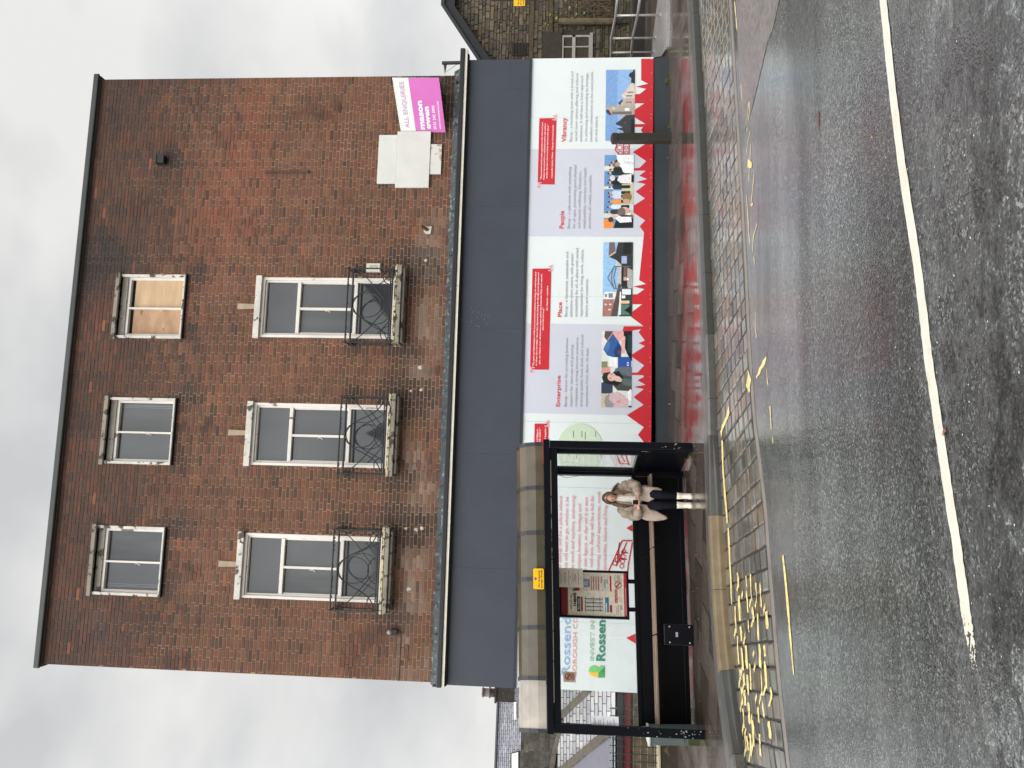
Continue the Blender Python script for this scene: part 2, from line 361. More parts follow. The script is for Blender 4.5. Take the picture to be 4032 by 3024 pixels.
m_ = MB(); kerb_piece(m_, .705, xk, prof_std); m_.build('kerb', M_GRAN, kind='structure')
# pale granite edging behind the kerb
m_ = MB(); kerb_piece(m_, -6, 14, lambda x: [(.16, -.05), (.16, .004), (.40, .004), (.40, -.05)]); m_.build('pavement_edging', M_GRAN, kind='structure')
# sett strip
bed = MB(); R_ = []
for i in range(0, 140):
    x = -8.8+i*.28; R_.append([bed.pt((x, ky(x)+.02, rz(x, ky(x))-.010)), bed.pt((x, (ky(x)+oy(x))/2, rz(x, (ky(x)+oy(x))/2)-.010)), bed.pt((x, oy(x)-.08, rz(x, oy(x))-.010))])
for A, B in zip(R_, R_[1:]):
    for j in range(2): bed.f.append([A[j+1], B[j+1], B[j], A[j]])
bed.build('sett_bed', mat('dark_joint', (.022, .02, .018), .5, var=.3, vscale=10, bump=.4), kind='structure', label='dark jointing between the setts')
st = MB(); NR = 9
def skew(x): return .48*max(0, min(1, (4.5-x)/4.5))-.1*max(0, min(1, (x-4.5)/3))
x = -8.6; ci = 0
while x < 26:
    wx = .225*random.uniform(.92, 1.06)
    ts = [0]
    for r in range(NR): ts.append(ts[-1]+random.uniform(.75, 1.25))
    ts = [q/ts[-1]*.985 for q in ts]
    for r in range(NR):
        t0, t1 = ts[r]+.011, ts[r+1]-.007
        gx = .007+random.uniform(0, .006)
        def P_(xx, tt):
            X = xx+skew(xx)*(tt-.0); a, b = ky(X), oy(X)
            Y = (a-.012)+(b-a+.01)*tt; return X, Y
        pal = random.choice([(112, 108, 98), (98, 95, 88), (124, 114, 98), (128, 122, 112), (110, 96, 78), (88, 86, 80), (120, 118, 112)])
        c = rgb(*pal, .80*random.uniform(.8, 1.15)); dz = random.uniform(-.004, .004)
        corners = [P_(x+gx, t0), P_(x+wx-gx, t0), P_(x+wx-gx, t1), P_(x+gx, t1)]
        jj = [(random.uniform(-.006, .006), random.uniform(-.006, .006)) for _ in range(4)]
        corners = [(a+j[0], b+j[1]) for (a, b), j in zip(corners, jj)]
        cx = sum(q[0] for q in corners)/4; cy = sum(q[1] for q in corners)/4
        lo = [st.pt((a, b, rz(a, b)-.012), c) for a, b in corners]
        mi = [st.pt((cx+(a-cx)*.97, cy+(b-cy)*.97, rz(a, b)+.004+dz), c) for a, b in corners]
        hi = [st.pt((cx+(a-cx)*.80, cy+(b-cy)*.80, rz(a, b)+.009+dz), c) for a, b in corners]
        for k in range(4):
            k2 = (k+1) % 4
            st.f.append([lo[k2], lo[k], mi[k], mi[k2]]); st.f.append([mi[k2], mi[k], hi[k], hi[k2]])
        st.f.append(hi[::-1])
    x += wx
st.build('sett_strip', M_SETT, kind='structure', col=True, smooth=False, label='strip of grey stone setts between kerb and asphalt')
# concrete edging between setts and asphalt
m_ = MB(); rr_ = []
for i in range(0, 130):
    x = -8.6+i*.28; d = Vector((1, (oy(x+.05)-oy(x-.05))/.1, 0)).normalized(); nn = Vector((-d.y, d.x, 0)); p = Vector((x, oy(x), rz(x, oy(x))))
    rr_.append([p-nn*.115+Vector((0, 0, -.03)), p-nn*.115+Vector((0, 0, .006)), p+nn*.0+Vector((0, 0, .006)), p+nn*.0+Vector((0, 0, -.03))])
m_.loft(rr_); m_.build('sett_edging', mat('pale_edging', rgb(118, 112, 106), .4, var=.15, fine=.2, bump=.3), kind='structure')
# white line
def gpt(V, y, off=-.13):    # picture measurement -> point on the road sheet
    d = ray(V, y); t = 8.0
    for _ in range(60):
        P = CAM+d*t; e = P.z-(rz(P.x, P.y)+.005); t += e/(-d.z)*.8
    return CAM+d*t
wl = MB(); WPX = [(3440, -420), (3455, -200), (3477, 0), (3501, 250), (3529, 500), (3564, 750), (3605, 1000), (3636, 1250), (3668, 1500), (3704, 1750), (3742, 2000), (3774, 2210), (3803, 2420)]
WLP = [gpt(*p) for p in WPX]; WLP = [(p.x, p.y) for p in WLP]
def chaikin(P): return [P[0]]+[q for a, b in zip(P, P[1:]) for q in ((a[0]*.75+b[0]*.25, a[1]*.75+b[1]*.25), (a[0]*.25+b[0]*.75, a[1]*.25+b[1]*.75))]+[P[-1]]
WLP = chaikin(chaikin(WLP)); strip(wl, WLP, .094, .004, jit=.004)
e_ = WLP[-1]; e2_ = gpt(3838, 2640)
for i in range(150):
    t_ = random.random()**1.2; x_ = e_[0]+(e2_.x-e_[0])*t_; y_ = e_[1]+(e2_.y-e_[1])*t_+random.uniform(-.047, .047)*(1-.5*t_); r_ = random.uniform(.004, .013)*(1.15-t_)
    wl.poly([(x_+r_*cos(a)*1.6+random.uniform(-.002, .002), y_+r_*sin(a), rz(x_, y_)+.004) for a in [k*pi/3 for k in range(6)]])
wl.build('white_line', M_LINE, kind='structure', label='white painted centre line across the road')
# worn yellow markings
yl = MB()
def ystroke(pts, wd, jit=.006, zo=.0045):
    P = [gpt(v, y) for v, y in pts]; strip(yl, [(p.x, p.y) for p in P], wd, zo, jit=jit)
ystroke([(3082, 2185), (3096, 2330), (3108, 2450), (3117, 2560), (3125, 2655)], .06, .018)
ystroke([(3018, 1455), (3023, 1515)], .02, .01); ystroke([(3031, 1600), (3037, 1690)], .03, .012); ystroke([(3041, 1720), (3044, 1745)], .02, .01)
ystroke([(2974, 1230), (2973, 1275), (2978, 1330)], .015, .008)
ystroke([(3016, 1405), (3005, 1430), (2990, 1462), (2978, 1490)], .05, .02)
ystroke([(2892, 5), (2897, 60), (2901, 115)], .04, .008); ystroke([(2917, 330), (2922, 400)], .02, .008)
ystroke([(2949, 400), (2951, 440), (2946, 480)], .022, .008); ystroke([(2947, 405), (2942, 460), (2941, 520)], .018, .008)
ystroke([(2954, 515), (2944, 560), (2938, 600)], .018); ystroke([(2956, 560), (2952, 640), (2948, 715)], .022); ystroke([(2944, 642), (2960, 645)], .06, .02)
ystroke([(2968, 685), (2962, 750), (2956, 810), (2965, 800)], .022); ystroke([(2939, 770), (2945, 860), (2951, 960)], .02, .01); ystroke([(2980, 885), (2966, 930), (2962, 990)], .02, .008)
ystroke([(2970, 1040), (2968, 1010)], .02, .008)
def ysett(pts, wd, jit=.01): ystroke(pts, wd*1.9, jit*1.6, .013)
ysett([(2873, 1610), (2862, 1650), (2845, 1690), (2840, 1710)], .045, .012)
ysett([(2955, 1478), (2950, 1510), (2947, 1535)], .10, .015)
ysett([(2846, 1735), (2847, 1790), (2850, 1860), (2855, 1930), (2860, 1990), (2866, 2060)], .055, .012)
ysett([(2869, 2080), (2874, 2160), (2880, 2300), (2884, 2380)], .045, .014)
random.seed(5)
for row, (Va, Vb) in enumerate([(2884, 2932), (2905, 2940), (2925, 2953), (2938, 2966), (2956, 2990), (2975, 3010), (2992, 3030), (3010, 3045)]):
    y = 2235+row*6+random.uniform(0, 40)
    yend = [2940, 2930, 2960, 2900, 2890, 2860, 2860, 2800][row]
    while y < yend:
        ln = random.uniform(40, 110); t = (y-2235)/700.
        V = Va+(Vb-Va)*t*1.15
        if random.random() < (.78 if row < 6 else .5):
            ysett([(V, y), (V+3, y+ln*.5), (V+5, y+ln)], random.choice([.026, .04, .06, .045]), .014)
        if random.random() < .55:
            ysett([(V-2, y+ln), (V+1, y+ln+14)], random.uniform(.06, .11), .025)
        y += ln+random.uniform(8, 45)
yl.build('yellow_markings', M_YEL, kind='structure', label='worn yellow bus stop markings on the setts and asphalt')
# smoother pinkish-grey tarmac reinstatement beside the setts
pk = MB(); PK = [gpt(v, y) for v, y in ((2897, 0), (2912, 330), (2930, 520), (2962, 420), (2990, 300), (3020, 170), (3040, 120), (3068, 0), (3120, -300), (2870, -300))]
cpk = sum(PK, Vector())/len(PK)
pk.poly([(p.x, p.y, rz(p.x, p.y)+.004) for p in PK][::-1])
pk.build('tarmac_patch', mat('pinkish_tarmac', rgb(112, 106, 104), .34, var=.12, vscale=1.5, fine=.35, bump=.5, bscale=110), kind='structure', label='smooth pinkish grey tarmac patch beside the setts')
# ------------------------------------------------------------ brick building
BY = .20          # brick face
XL, XR, ZB, ZT = -3.74, 8.29, 4.10, 11.86
W1 = [(2.75, 'right'), (.20, 'middle'), (-2.34, 'left')]     # first floor windows, left edges
W2X = [2.69, .15, -2.39]
OPEN = [(x, x+1.235, 5.24, 8.12) for x, _ in W1]+[(x, x+1.335, 9.61, 11.06) for x in W2X]
M_PLUG = mat('pale_plug', rgb(196, 184, 172), .85, var=.2, vscale=20)
M_BRICK = mat('brick', None, .8, attr=True, var=.14, vscale=9, bump=.3, bscale=70, fine=.1)
M_MORT = mat('mortar', rgb(162, 131, 99), .9, var=.2, vscale=1.3, c2=rgb(92, 78, 62), thr=.58, nscale=.8)
bld = thing('brick_building', 'three storey red brown brick building with boarded shopfront and six white framed windows', 'building', (2.3, BY, gz(2)))
def nz3(x, z, s, o=0): return mnoise.noise(Vector((x*s+o, z*s-o, o*.37)))
SOOT_SHADE = []
for x0, x1, z0, z1 in OPEN[:3]:
    SOOT_SHADE += [(x1+.22, 5.05, .36, 1), (x0-.22, 5.1, .24, .8), (x1+.18, 6.05, .16, .9), (x0-.12, 6.0, .14, .7), (x1+.2, 4.78, .30, 1.1), (x1+.12, 4.55, .2, .8), (x0-.25, 4.9, .2, .7), (x1+.22, 5.3, .2, .9)]
for x0, x1, z0, z1 in OPEN[3:]:
    SOOT_SHADE += [(x1+.05, z0-.2, .2, .7), (x0+.1, z0-.2, .15, .5), (x1+.0, z0-.45, .16, .4)]
SOOT_SHADE += [(4.5, 11.55, .34, 1.15), (4.42, 11.1, .24, .7), (.9, 11.6, .2, .4), (7.6, 11.4, .4, .35), (6.45, 10.05, .16, .9), (7.95, 4.5, .5, .9), (5.9, 5.6, .12, .6)]  # spot under the pink sign: the sign's shadow, put into the brick colour
def bcol(x, z):
    r = random.random()
    up = max(0, min(1, (z-8.7+1.2*nz3(x, z, .5))/1.6))
    mid = [(116, 77, 62), (111, 74, 60), (116, 80, 64), (106, 71, 59), (102, 74, 61), (118, 78, 61), (97, 68, 57), (108, 79, 64), (88, 64, 55), (108, 67, 54), (113, 74, 59)]
    top = [(88, 62, 51), (82, 58, 49), (93, 63, 49), (78, 56, 49), (98, 62, 48), (80, 56, 48), (88, 65, 53), (74, 56, 50), (82, 60, 54), (102, 66, 51)]
    c = random.choice(top if random.random() < up else mid)
    if r < .03: c = (76, 56, 50)
    elif r < .04: c = (136, 86, 64)
    c = list(rgb(*c, 1.0)); c = [c[0]*1.05, c[1]*.98, c[2]*.91]
    k = .80*random.uniform(.90, 1.10)*(1+.22*nz3(x, z, .9, 3))
    # redder area on the upper right
    rr = max(0, 1-abs((x-6.3)/2.2)**2-abs((z-8.5)/.7)**2)+max(0, .8-((x-5)/2)**2-((z-9.2)/.6)**2)
    c = [c[0]*(1+.32*rr), c[1]*(1+.05*rr), c[2]*(1-.02*rr)]
    gpur = max(0, nz3(x, z, .8, 9)-.1)*up*1.8
    c = [c[0]*(1-.25*gpur), c[1]*(1-.12*gpur), c[2]*(1+.2*gpur)]
    # lime bloom under the balconies
    bl = max(0, 1-abs((z-4.65+.1*nz3(x, z, 1.5, 5))/.42)**2)*max(0, .35+1.3*nz3(x, z, 1.7, 2))*(1 if x < 5.5 else .15)
    wsh = rgb(168, 150, 136); bl = min(.6, bl*random.uniform(.2, 1.2))
    c = [a*(1-bl)+b*bl for a, b in zip(c, wsh)]
    s = 0
    for sx, sz, sr, sk in SOOT_SHADE:
        d = ((x-sx)**2+((z-sz))**2)**.5/(sr*1.25)+.25*nz3(x, z, 3, 6)
        if d < 1.6: s = max(s, sk*max(0, 1-d/1.6)*1.5)
    s = min(.72, s)
    if z < 4.35: s = max(s, .35*(4.35-z)/.2)
    soot_shade = (.022, .022, .024)
    c = [(a*(1-s)+b*s)*k for a, b in zip(c, soot_shade)]
    return tuple(c)
bk = MB(); H = .0752; SL, HL = .2325, .118; UN = 3*SL+HL
nrow = int((ZT-ZB)/H)
for r in range(nrow+1):
    z0 = ZB+r*H; z1 = min(z0+H, ZT)
    if z1-z0 < .03: continue
    zj = .0
    cuts = [XL]
    x = XL-random.uniform(.0, .03)-(UN/2 if r % 2 else 0)
    seq = [SL, SL, SL, HL]; i = 0; xs_ = []
    while x < XR:
        ln = seq[i % 4]; i += 1
        xs_.append((x, x+ln)); x += ln+random.uniform(-.003, .003)
    for a, b in xs_:
        a, b = max(a, XL), min(b, XR)
        segs = [(a, b)]
        for x0, x1, q0, q1 in OPEN:
            if z1-.02 > q0 and z0+.02 < q1:
                new = []
                for s0, s1 in segs:
                    if s1 <= x0 or s0 >= x1: new.append((s0, s1)); continue
                    if s0 < x0: new.append((s0, x0))
                    if s1 > x1: new.append((x1, s1))
                segs = new
        for s0, s1 in segs:
            if s1-s0 < .03: continue
            m = .0058; cx = (s0+s1)/2; cz = (z0+z1)/2; c = bcol(cx, cz); dy = random.uniform(-.002, .0025)
            wob = .0022*nz3(cx, cz, 3, 1)
            p = [(s0+m, z0+m+wob), (s1-m, z0+m+wob), (s1-m, z1-m+wob), (s0+m, z1-m+wob)]
            fr = [bk.pt((q[0]+(.003 if k in (0, 3) else -.003), BY+dy, q[1]+(.002 if k < 2 else -.002)), c) for k, q in enumerate(p)]
            bkk = [bk.pt((q[0], BY+.010, q[1]), c) for q in p]
            bk.f.append(fr)
            for k in range(4): bk.f.append([fr[(k+1) % 4], fr[k], bkk[k], bkk[(k+1) % 4]])
def panel_holes(mb, x0, x1, z0, z1, y, holes, c=None):
    X = sorted({x0, x1, *[max(x0, min(x1, h[0])) for h in holes], *[max(x0, min(x1, h[1])) for h in holes]})
    Z = sorted({z0, z1, *[max(z0, min(z1, h[2])) for h in holes], *[max(z0, min(z1, h[3])) for h in holes]})
    for a, b in zip(X, X[1:]):
        for c0, d in zip(Z, Z[1:]):
            mx_, mz_ = (a+b)/2, (c0+d)/2
            if any(h[0] < mx_ < h[1] and h[2] < mz_ < h[3] for h in holes): continue
            mb.poly([(a, y, c0), (b, y, c0), (b, y, d), (a, y, d)], c)
bk.build('brickwork', M_BRICK, bld, col=True)
mo = MB(); panel_holes(mo, XL+.003, XR-.003, ZB-.02, ZT, BY+.0075, OPEN)
# side walls, back wall and roof slab
mo.poly([(XL+.003, BY+.0075, -.2), (XL+.003, 9, -.2), (XL+.003, 9, ZT), (XL+.003, BY+.0075, ZT)][::-1])
mo.poly([(XR-.003, BY+.0075, 4.0), (XR-.003, 9, 4.0), (XR-.003, 9, ZT), (XR-.003, BY+.0075, ZT)])
mo.poly([(XL, 9, -.2), (XR, 9, -.2), (XR, 9, ZT), (XL, 9, ZT)])
for x0, x1, z0, z1 in OPEN:      # reveals
    mo.poly([(x0, BY+.0075, z0), (x0, BY+.3, z0), (x0, BY+.3, z1), (x0, BY+.0075, z1)]); mo.poly([(x1, BY+.0075, z0), (x1, BY+.0075, z1), (x1, BY+.3, z1), (x1, BY+.3, z0)])
    mo.poly([(x0, BY+.0075, z1), (x0, BY+.3, z1), (x1, BY+.3, z1), (x1, BY+.0075, z1)])
mo.build('wall', M_MORT, bld)
M_DKMET = mat('dark_gutter_paint', rgb(52, 56, 54), .5, var=.2, vscale=3)
M_BLACKP = mat('black_iron_paint', rgb(24, 24, 27), .5, var=.3, vscale=14, bump=.3, bscale=60)
M_WOODW = mat('peeling_white_paint', rgb(222, 216, 208, 1.0), .55, var=.08, vscale=3, c2=rgb(120, 98, 78), thr=.645, nscale=5, fine=.04, stretch=(1, 1, .45))
M_WOODW2 = mat('weathered_white_paint', rgb(204, 200, 190), .6, var=.15, vscale=4, c2=rgb(74, 64, 54), thr=.565, nscale=6, fine=.1, bump=.5, bscale=22)
M_STONEP = mat('grey_painted_stone', rgb(138, 132, 118), .7, var=.2, vscale=4, c2=rgb(58, 54, 44), thr=.54, nscale=7, bump=.4)
M_STAINST = mat('stained_sill_top', rgb(186, 174, 140), .7, var=.2, vscale=8, c2=rgb(62, 54, 36), thr=.50, nscale=12, bump=.6)
M_CREAM = mat('cream_stone', rgb(164, 147, 122), .75, var=.14, vscale=7)
M_GLASS = mat('window_glass', (.040, .045, .050), .03, spec=.5, ior=1.75, var=.25, vscale=1.2)
M_GLASS2 = mat('window_glass_hazy', (.060, .064, .068), .06, ior=1.6, var=.35, vscale=.9, stretch=(3, 1, .4))
M_GLASS3 = mat('window_glass_blind', (.052, .056, .062), .04, ior=1.7, var=.2, vscale=1.6, stretch=(1, 1, .3))
M_PELM = mat('grey_pelmet', rgb(150, 144, 132), .7, var=.2, vscale=6, c2=rgb(80, 72, 62), thr=.58, nscale=6)
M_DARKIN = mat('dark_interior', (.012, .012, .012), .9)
M_PLY = mat('plywood', rgb(196, 166, 130), .6, var=.18, vscale=2.2, stretch=(.7, 1, 3.2), c2=rgb(168, 126, 86), thr=.66, nscale=1.8)
M_PLYR = mat('stained_plywood', rgb(178, 142, 110), .6, var=.22, vscale=2.4, stretch=(1.2, 1, 2.6), c2=rgb(150, 98, 58), thr=.60, nscale=1.6)
ev = MB(); ev.box(XL-.04, XR+.05, BY-.04, BY+.14, ZT-.012, ZT+.03); ev.build('eaves_board', mat('grey_eaves', rgb(84, 78, 72), .7, var=.2), bld)
ev = MB(); ev.box(XL-.06, XR+.08, BY-.10, BY-.042, ZT+.0, ZT+.12); ev.box(XL-.06, XR+.08, BY-.042, BY+.1, ZT+.032, ZT+.12); ev.build('eaves_gutter', M_DKMET, bld, bevel=.02)
rf = MB(); rf.poly([(XL-.05, BY-.0, ZT+.11), (XR+.07, BY-.0, ZT+.11), (XR+.07, 9, ZT+.5), (XL-.05, 9, ZT+.5)]); rf.build('roof', M_DKMET, bld)

_t = M_MORT.node_tree; _P = _t.nodes['Principled BSDF']; _src = _P.inputs['Base Color'].links[0].from_socket   # grimier pointing high on the wall
_tc = nd(_t, 'ShaderNodeTexCoord'); _sx = nd(_t, 'ShaderNodeSeparateXYZ'); _t.links.new(_tc.outputs['Object'], _sx.inputs[0]); _nz = nd(_t, 'ShaderNodeTexNoise'); _nz.inputs['Scale'].default_value = .9; _t.links.new(_tc.outputs['Object'], _nz.inputs[0])
_ad = nd(_t, 'ShaderNodeMath', operation='MULTIPLY_ADD'); _t.links.new(_nz.outputs[0], _ad.inputs[0]); _ad.inputs[1].default_value = 4.0; _t.links.new(_sx.outputs[2], _ad.inputs[2])  # object z is measured from the building's foot
_mr = nd(_t, 'ShaderNodeMapRange'); _mr.inputs['From Min'].default_value = 11.2; _mr.inputs['From Max'].default_value = 13.0; _mr.inputs['To Max'].default_value = .75; _t.links.new(_ad.outputs[0], _mr.inputs[0])
_mi = nd(_t, 'ShaderNodeMix', data_type='RGBA'); _t.links.new(_mr.outputs[0], _mi.inputs[0]); _t.links.new(_src, _mi.inputs[6]); _mi.inputs[7].default_value = (*rgb(72, 56, 46), 1); _t.links.new(_mi.outputs[2], _P.inputs['Base Color'])
def frame_rect(mb, x0, x1, z0, z1, wl_, wr, wb, wt, y0, y1):
    mb.box(x0, x0+wl_, y0, y1, z0, z1); mb.box(x1-wr, x1, y0, y1, z0, z1)
    mb.box(x0+wl_, x1-wr, y0, y1, z0, z0+wb); mb.box(x0+wl_, x1-wr, y0, y1, z1-wt, z1)
# first floor windows: top light, two middle lights, wide bottom light, iron balconette
for wi, (x0, side) in enumerate(W1):
    x1 = x0+1.235; z0, z1 = 5.26, 8.0
    fr = MB()
    frame_rect(fr, x0+.004, x1-.004, z0, z1, .052, .052, .08, .05, BY-.012, BY+.10)
    frame_rect(fr, x0+.056, x1-.056, z0+.08, z1-.05, .038, .038, .03, .03, BY+.03, BY+.13)
    fr.box(x0+.094, x1-.094, BY+.02, BY+.12, 7.215, 7.285)
    fr.box(x0+.094, x1-.094, BY+.028, BY+.12, 6.055, 6.12)
    mx_ = x0+.60; fr.box(mx_-.024, mx_+.024, BY+.022, BY+.12, 6.12, 7.215)
    fr.box(x0+.094, x0+.118, BY+.05, BY+.12, 6.12, 7.215); fr.box(x1-.118, x1-.094, BY+.05, BY+.12, 6.12, 7.215)
    lab = {'right': 'sash window above the alarm box side', 'middle': None, 'left': None}[side]
    wn = fr.build('window', M_WOODW, bld, bevel=.006)
    g_ = MB()
    GL = [M_GLASS, M_GLASS2, M_GLASS3]
    for a, b, c_, d_ in ((x0+.094, x1-.094, 7.285, 7.92), (x0+.118, mx_-.024, 6.12, 7.215), (mx_+.024, x1-.118, 6.12, 7.215), (x0+.094, x1-.094, 5.37, 6.055)):
        tl = random.uniform(-.004, .004); g_.poly([(a, BY+.088+tl, c_), (b, BY+.088-tl, c_), (b, BY+.092-tl, d_), (a, BY+.092+tl, d_)]); g_.build('pane', GL[random.randrange(3)], wn); g_ = MB()
    hk = MB(); hk.tube([(mx_-.05, BY+.06, 6.70), (mx_-.03, BY+.05, 6.66), (mx_-.065, BY+.05, 6.6)], .006, 6); hk.build('catch', M_WOODW, wn)
    hd = MB(); hd.box(x0-.025, x1+.02, BY-.075, BY+.28, 8.002, 8.12); hd.build('window_head', M_WOODW2 if wi < 3 else M_WOODW, bld, bevel=.008)
    ky_ = MB(); ky_.hexa([(x0+.58, BY-.025, 8.125), (x0+.675, BY-.025, 8.125), (x0+.675, BY+.05, 8.125), (x0+.58, BY+.05, 8.125), (x0+.565, BY-.025, 8.49), (x0+.685, BY-.025, 8.49), (x0+.685, BY+.05, 8.49), (x0+.565, BY+.05, 8.49)]); ky_.build('keystone', M_CREAM, bld, bevel=.006)
    lg = MB(); lg.box(x0-.15, x1+.20, BY-.30, BY+.08, 5.10, 5.185); lg.box(x0-.10, x1+.15, BY-.24, BY+.08, 5.05, 5.098)
    lo_ = lg.build('balcony_ledge', M_STONEP, bld, bevel=.012)
    lt = MB(); lt.box(x0-.155, x1+.205, BY-.305, BY+.02, 5.187, 5.235); lt.box(x0+.0, x1-.0, BY-.0, BY+.10, 5.237, 5.262); lt.build('ledge_top', M_STAINST, bld, bevel=.006)
    # ironwork
    ir = MB(); ya = BY-.24; xa, xb = x0-.12, x1+.13; zt, zl = 6.08, 5.29
    for z_, r_ in ((zt, .020), (zt+.10, .016), (zl, .018), (zl+.04, .012)): ir.tube([(xa, BY, z_), (xa, ya, z_), (xb, ya, z_), (xb, BY, z_)], r_, 6)
    for xx in (xa, xb): ir.tube([(xx, ya, 5.2), (xx, ya, zt+.14)], .014, 6); ir.tube([(xx, BY-.01, 5.2), (xx, BY-.01, zt+.1)], .010, 6); ir.box(xx-.035, xx+.035, BY-.03, BY+.0, zt-.05, zt+.09)
    W_ = xb-xa; cx_ = (xa+xb)/2; zm = zl+.04
    def arc(cx, cz, rx, rz_, a0, a1, r_=.0105, n=14): ir.tube([(cx+rx*cos(a0+(a1-a0)*k/n), ya, cz+rz_*sin(a0+(a1-a0)*k/n)) for k in range(n+1)], r_, 5, cap=False)
    def bez(p, r_=.0105, n=14):
        q = []
        for k in range(n+1):
            t = k/n; q.append(tuple((1-t)**3*p[0][j]+3*(1-t)**2*t*p[1][j]+3*(1-t)*t*t*p[2][j]+t**3*p[3][j] for j in range(2)))
        ir.tube([(a, ya, b) for a, b in q], r_, 5, cap=False)
    arc(cx_, zt-.30, .245, .30, 0, 2*pi, n=24)
    arc(cx_, zm, .24, .17, 0, pi)
    for s in (-1, 1):
        ex = cx_+s*W_/2
        bez([(cx_+s*.0, zt-.02), (cx_+s*.38, zt-.08), (cx_+s*.28, zt-.62), (ex-s*.06, zm+.02)])
        bez([(ex, zt-.03), (ex-s*.22, zt-.36), (cx_+s*.36, zt-.42), (cx_+s*.12, zm+.1)])
        arc(ex-s*.17, zm, .15, .15, 0, pi)
    for xx in (xa, cx_, xb): ir.box(xx-.01, xx+.01, ya-.03, ya+.01, zt+.085, zt+.11)
    random.seed(wi+3)
    for k in range(int(W_/.045)):      # ragged rust and old wire ties
        xx = xa+.045*k; ir.box(xx, xx+.02, ya-.012, ya+.012, zl-.02, zl+.01+random.uniform(0, .03))
        if random.random() < .3: ir.box(xx, xx+random.uniform(.02, .05), ya-.008, ya+.008, zt+.07, zt+.1)
    ir.build('railing', M_BLACKP, bld)
    random.seed(20+wi)
# second floor windows; the right one boarded with plywood
for wi, x0 in enumerate(W2X):
    x1 = x0+1.335; z0, z1 = 9.615, 10.99
    fr = MB(); frame_rect(fr, x0+.004, x1-.004, z0, z1, .055, .055, .05, .0, BY-.02, BY+.10)
    wn = fr.build('window', M_WOODW2 if wi == 0 else M_WOODW2, bld, bevel=.005)
    f2 = MB(); frame_rect(f2, x0+.06, x1-.06, z0+.05, 10.90, .045, .045, .03, .09, BY+.06, BY+.18); mx_ = (x0+x1)/2-.03; f2.box(mx_-.018, mx_+.018, BY+.055, BY+.16, z0+.08, 10.81)
    f2.tube([(mx_-.04, BY+.05, 10.2), (mx_-.02, BY+.04, 10.17), (mx_-.055, BY+.045, 10.1)], .006, 5)
    f2.build('sash', M_WOODW, wn, bevel=.004)
    pb = MB(); pb.box(x0+.062, x1-.062, BY+.035, BY+.055, 10.865, 10.988); pb.build('pelmet_board', M_PELM, wn)
    if wi == 0:
        for a, b, mm_ in ((x0+.105, mx_-.018, M_PLYR), (mx_+.018, x1-.105, M_PLY)):
            g_ = MB(); g_.box(a, b, BY+.12, BY+.135, z0+.08, 10.74); g_.build('plywood_board', mm_, wn)
        g_ = MB(); g_.poly([(x0+.1, BY+.137, 10.72), (x1-.1, BY+.137, 10.72), (x1-.1, BY+.137, 10.82), (x0+.1, BY+.137, 10.82)]); g_.build('pane', M_DARKIN, wn)
    else:
        g_ = MB()
        for a, b in ((x0+.105, mx_-.018), (mx_+.018, x1-.105)): g_.poly([(a, BY+.130, z0+.08), (b, BY+.130, z0+.08), (b, BY+.132, 10.81), (a, BY+.132, 10.81)]); g_.build('pane', M_GLASS3 if a < mx_ else M_GLASS2, wn); g_ = MB()
        for xx in ((x1-.20, x1-.17, x1-.155) if wi == 1 else (x0+.15, x0+.17, x0+.2)): g_.box(xx, xx+.008, BY+.126, BY+.129, z0+.1, 10.78)
        g_.build('blind_edge', mat('pale_blind', rgb(128, 134, 138), .5), wn)
    hd = MB(); hd.box(x0-.02, x1+.02, BY-.07, BY+.19, 10.992, 11.075); hd.build('window_head', M_STONEP, bld, bevel=.008)
    sl = MB(); sl.box(x0-.0, x1+.0, BY-.06, BY+.055, 9.585, 9.613); sl.build('sill', M_BLACKP, bld, bevel=.004)
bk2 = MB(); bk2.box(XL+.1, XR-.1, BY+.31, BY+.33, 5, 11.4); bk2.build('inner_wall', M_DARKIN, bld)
# lead flashing, shopfront gutter, timber fascia, plinth
FXL, FXR = -3.715, 8.50
M_LEAD = mat('lead', rgb(70, 76, 78), .5, metal=.3, var=.25, vscale=5, c2=rgb(128, 136, 138), thr=.57, nscale=12, bump=.8, bscale=9)
fl = MB(); nseg = 120
for i in range(nseg):
    xa, xb = XL-.03+(XR-XL+.10)*i/nseg, XL-.03+(XR-XL+.10)*(i+1)/nseg
    zt_ = 4.255+.012*sin(i*1.7)+random.uniform(-.006, .006); yb = .012*sin(i*2.3)
    fl.poly([(xa, .02, 4.085), (xb, .02, 4.085), (xb, BY-.012+yb*.2, zt_), (xa, BY-.012, zt_)])
    if i % 9 == 0: fl.box(xa, xa+.02, .02, BY-.01, 4.10, 4.20)
fl.build('lead_flashing', M_LEAD, bld, smooth=False)
gt = MB(); gt.box(FXL-.02, FXR+.17, -.17, -.06, 4.005, 4.10); gt.box(FXL-.02, FXR+.02, -.058, .10, 4.03, 4.084); gt.build('shopfront_gutter', mat('black_gutter', rgb(34, 36, 38), .45, var=.15), bld, bevel=.015)
gt = MB(); gt.box(FXL-.02, FXR+.17, -.145, -.04, 3.955, 4.003); gt.build('white_trim', mat('flaking_white_trim', rgb(226, 220, 204), .5, var=.1, c2=rgb(90, 76, 60), thr=.68, nscale=7), bld)
gt = MB(); gt.box(FXL+.0, FXR+.08, -.10, .0, 3.925, 3.953); gt.build('soffit_board', M_DARKIN, bld)
M_SLATEB = mat('slate_blue_boarding', rgb(61, 66, 75, .95), .5, var=.07, vscale=2.0, bump=.12, bscale=9, fine=.05)
x = FXL; random.seed(3)
for x1 in (-1.6, .52, 2.95, 5.4, 7.85, FXR):
    fb = MB(); fb.box(x, x1-.0012, -.012, .10, 2.70, 3.925); fb.build('fascia_board', M_SLATEB, bld, bevel=.003); x = x1
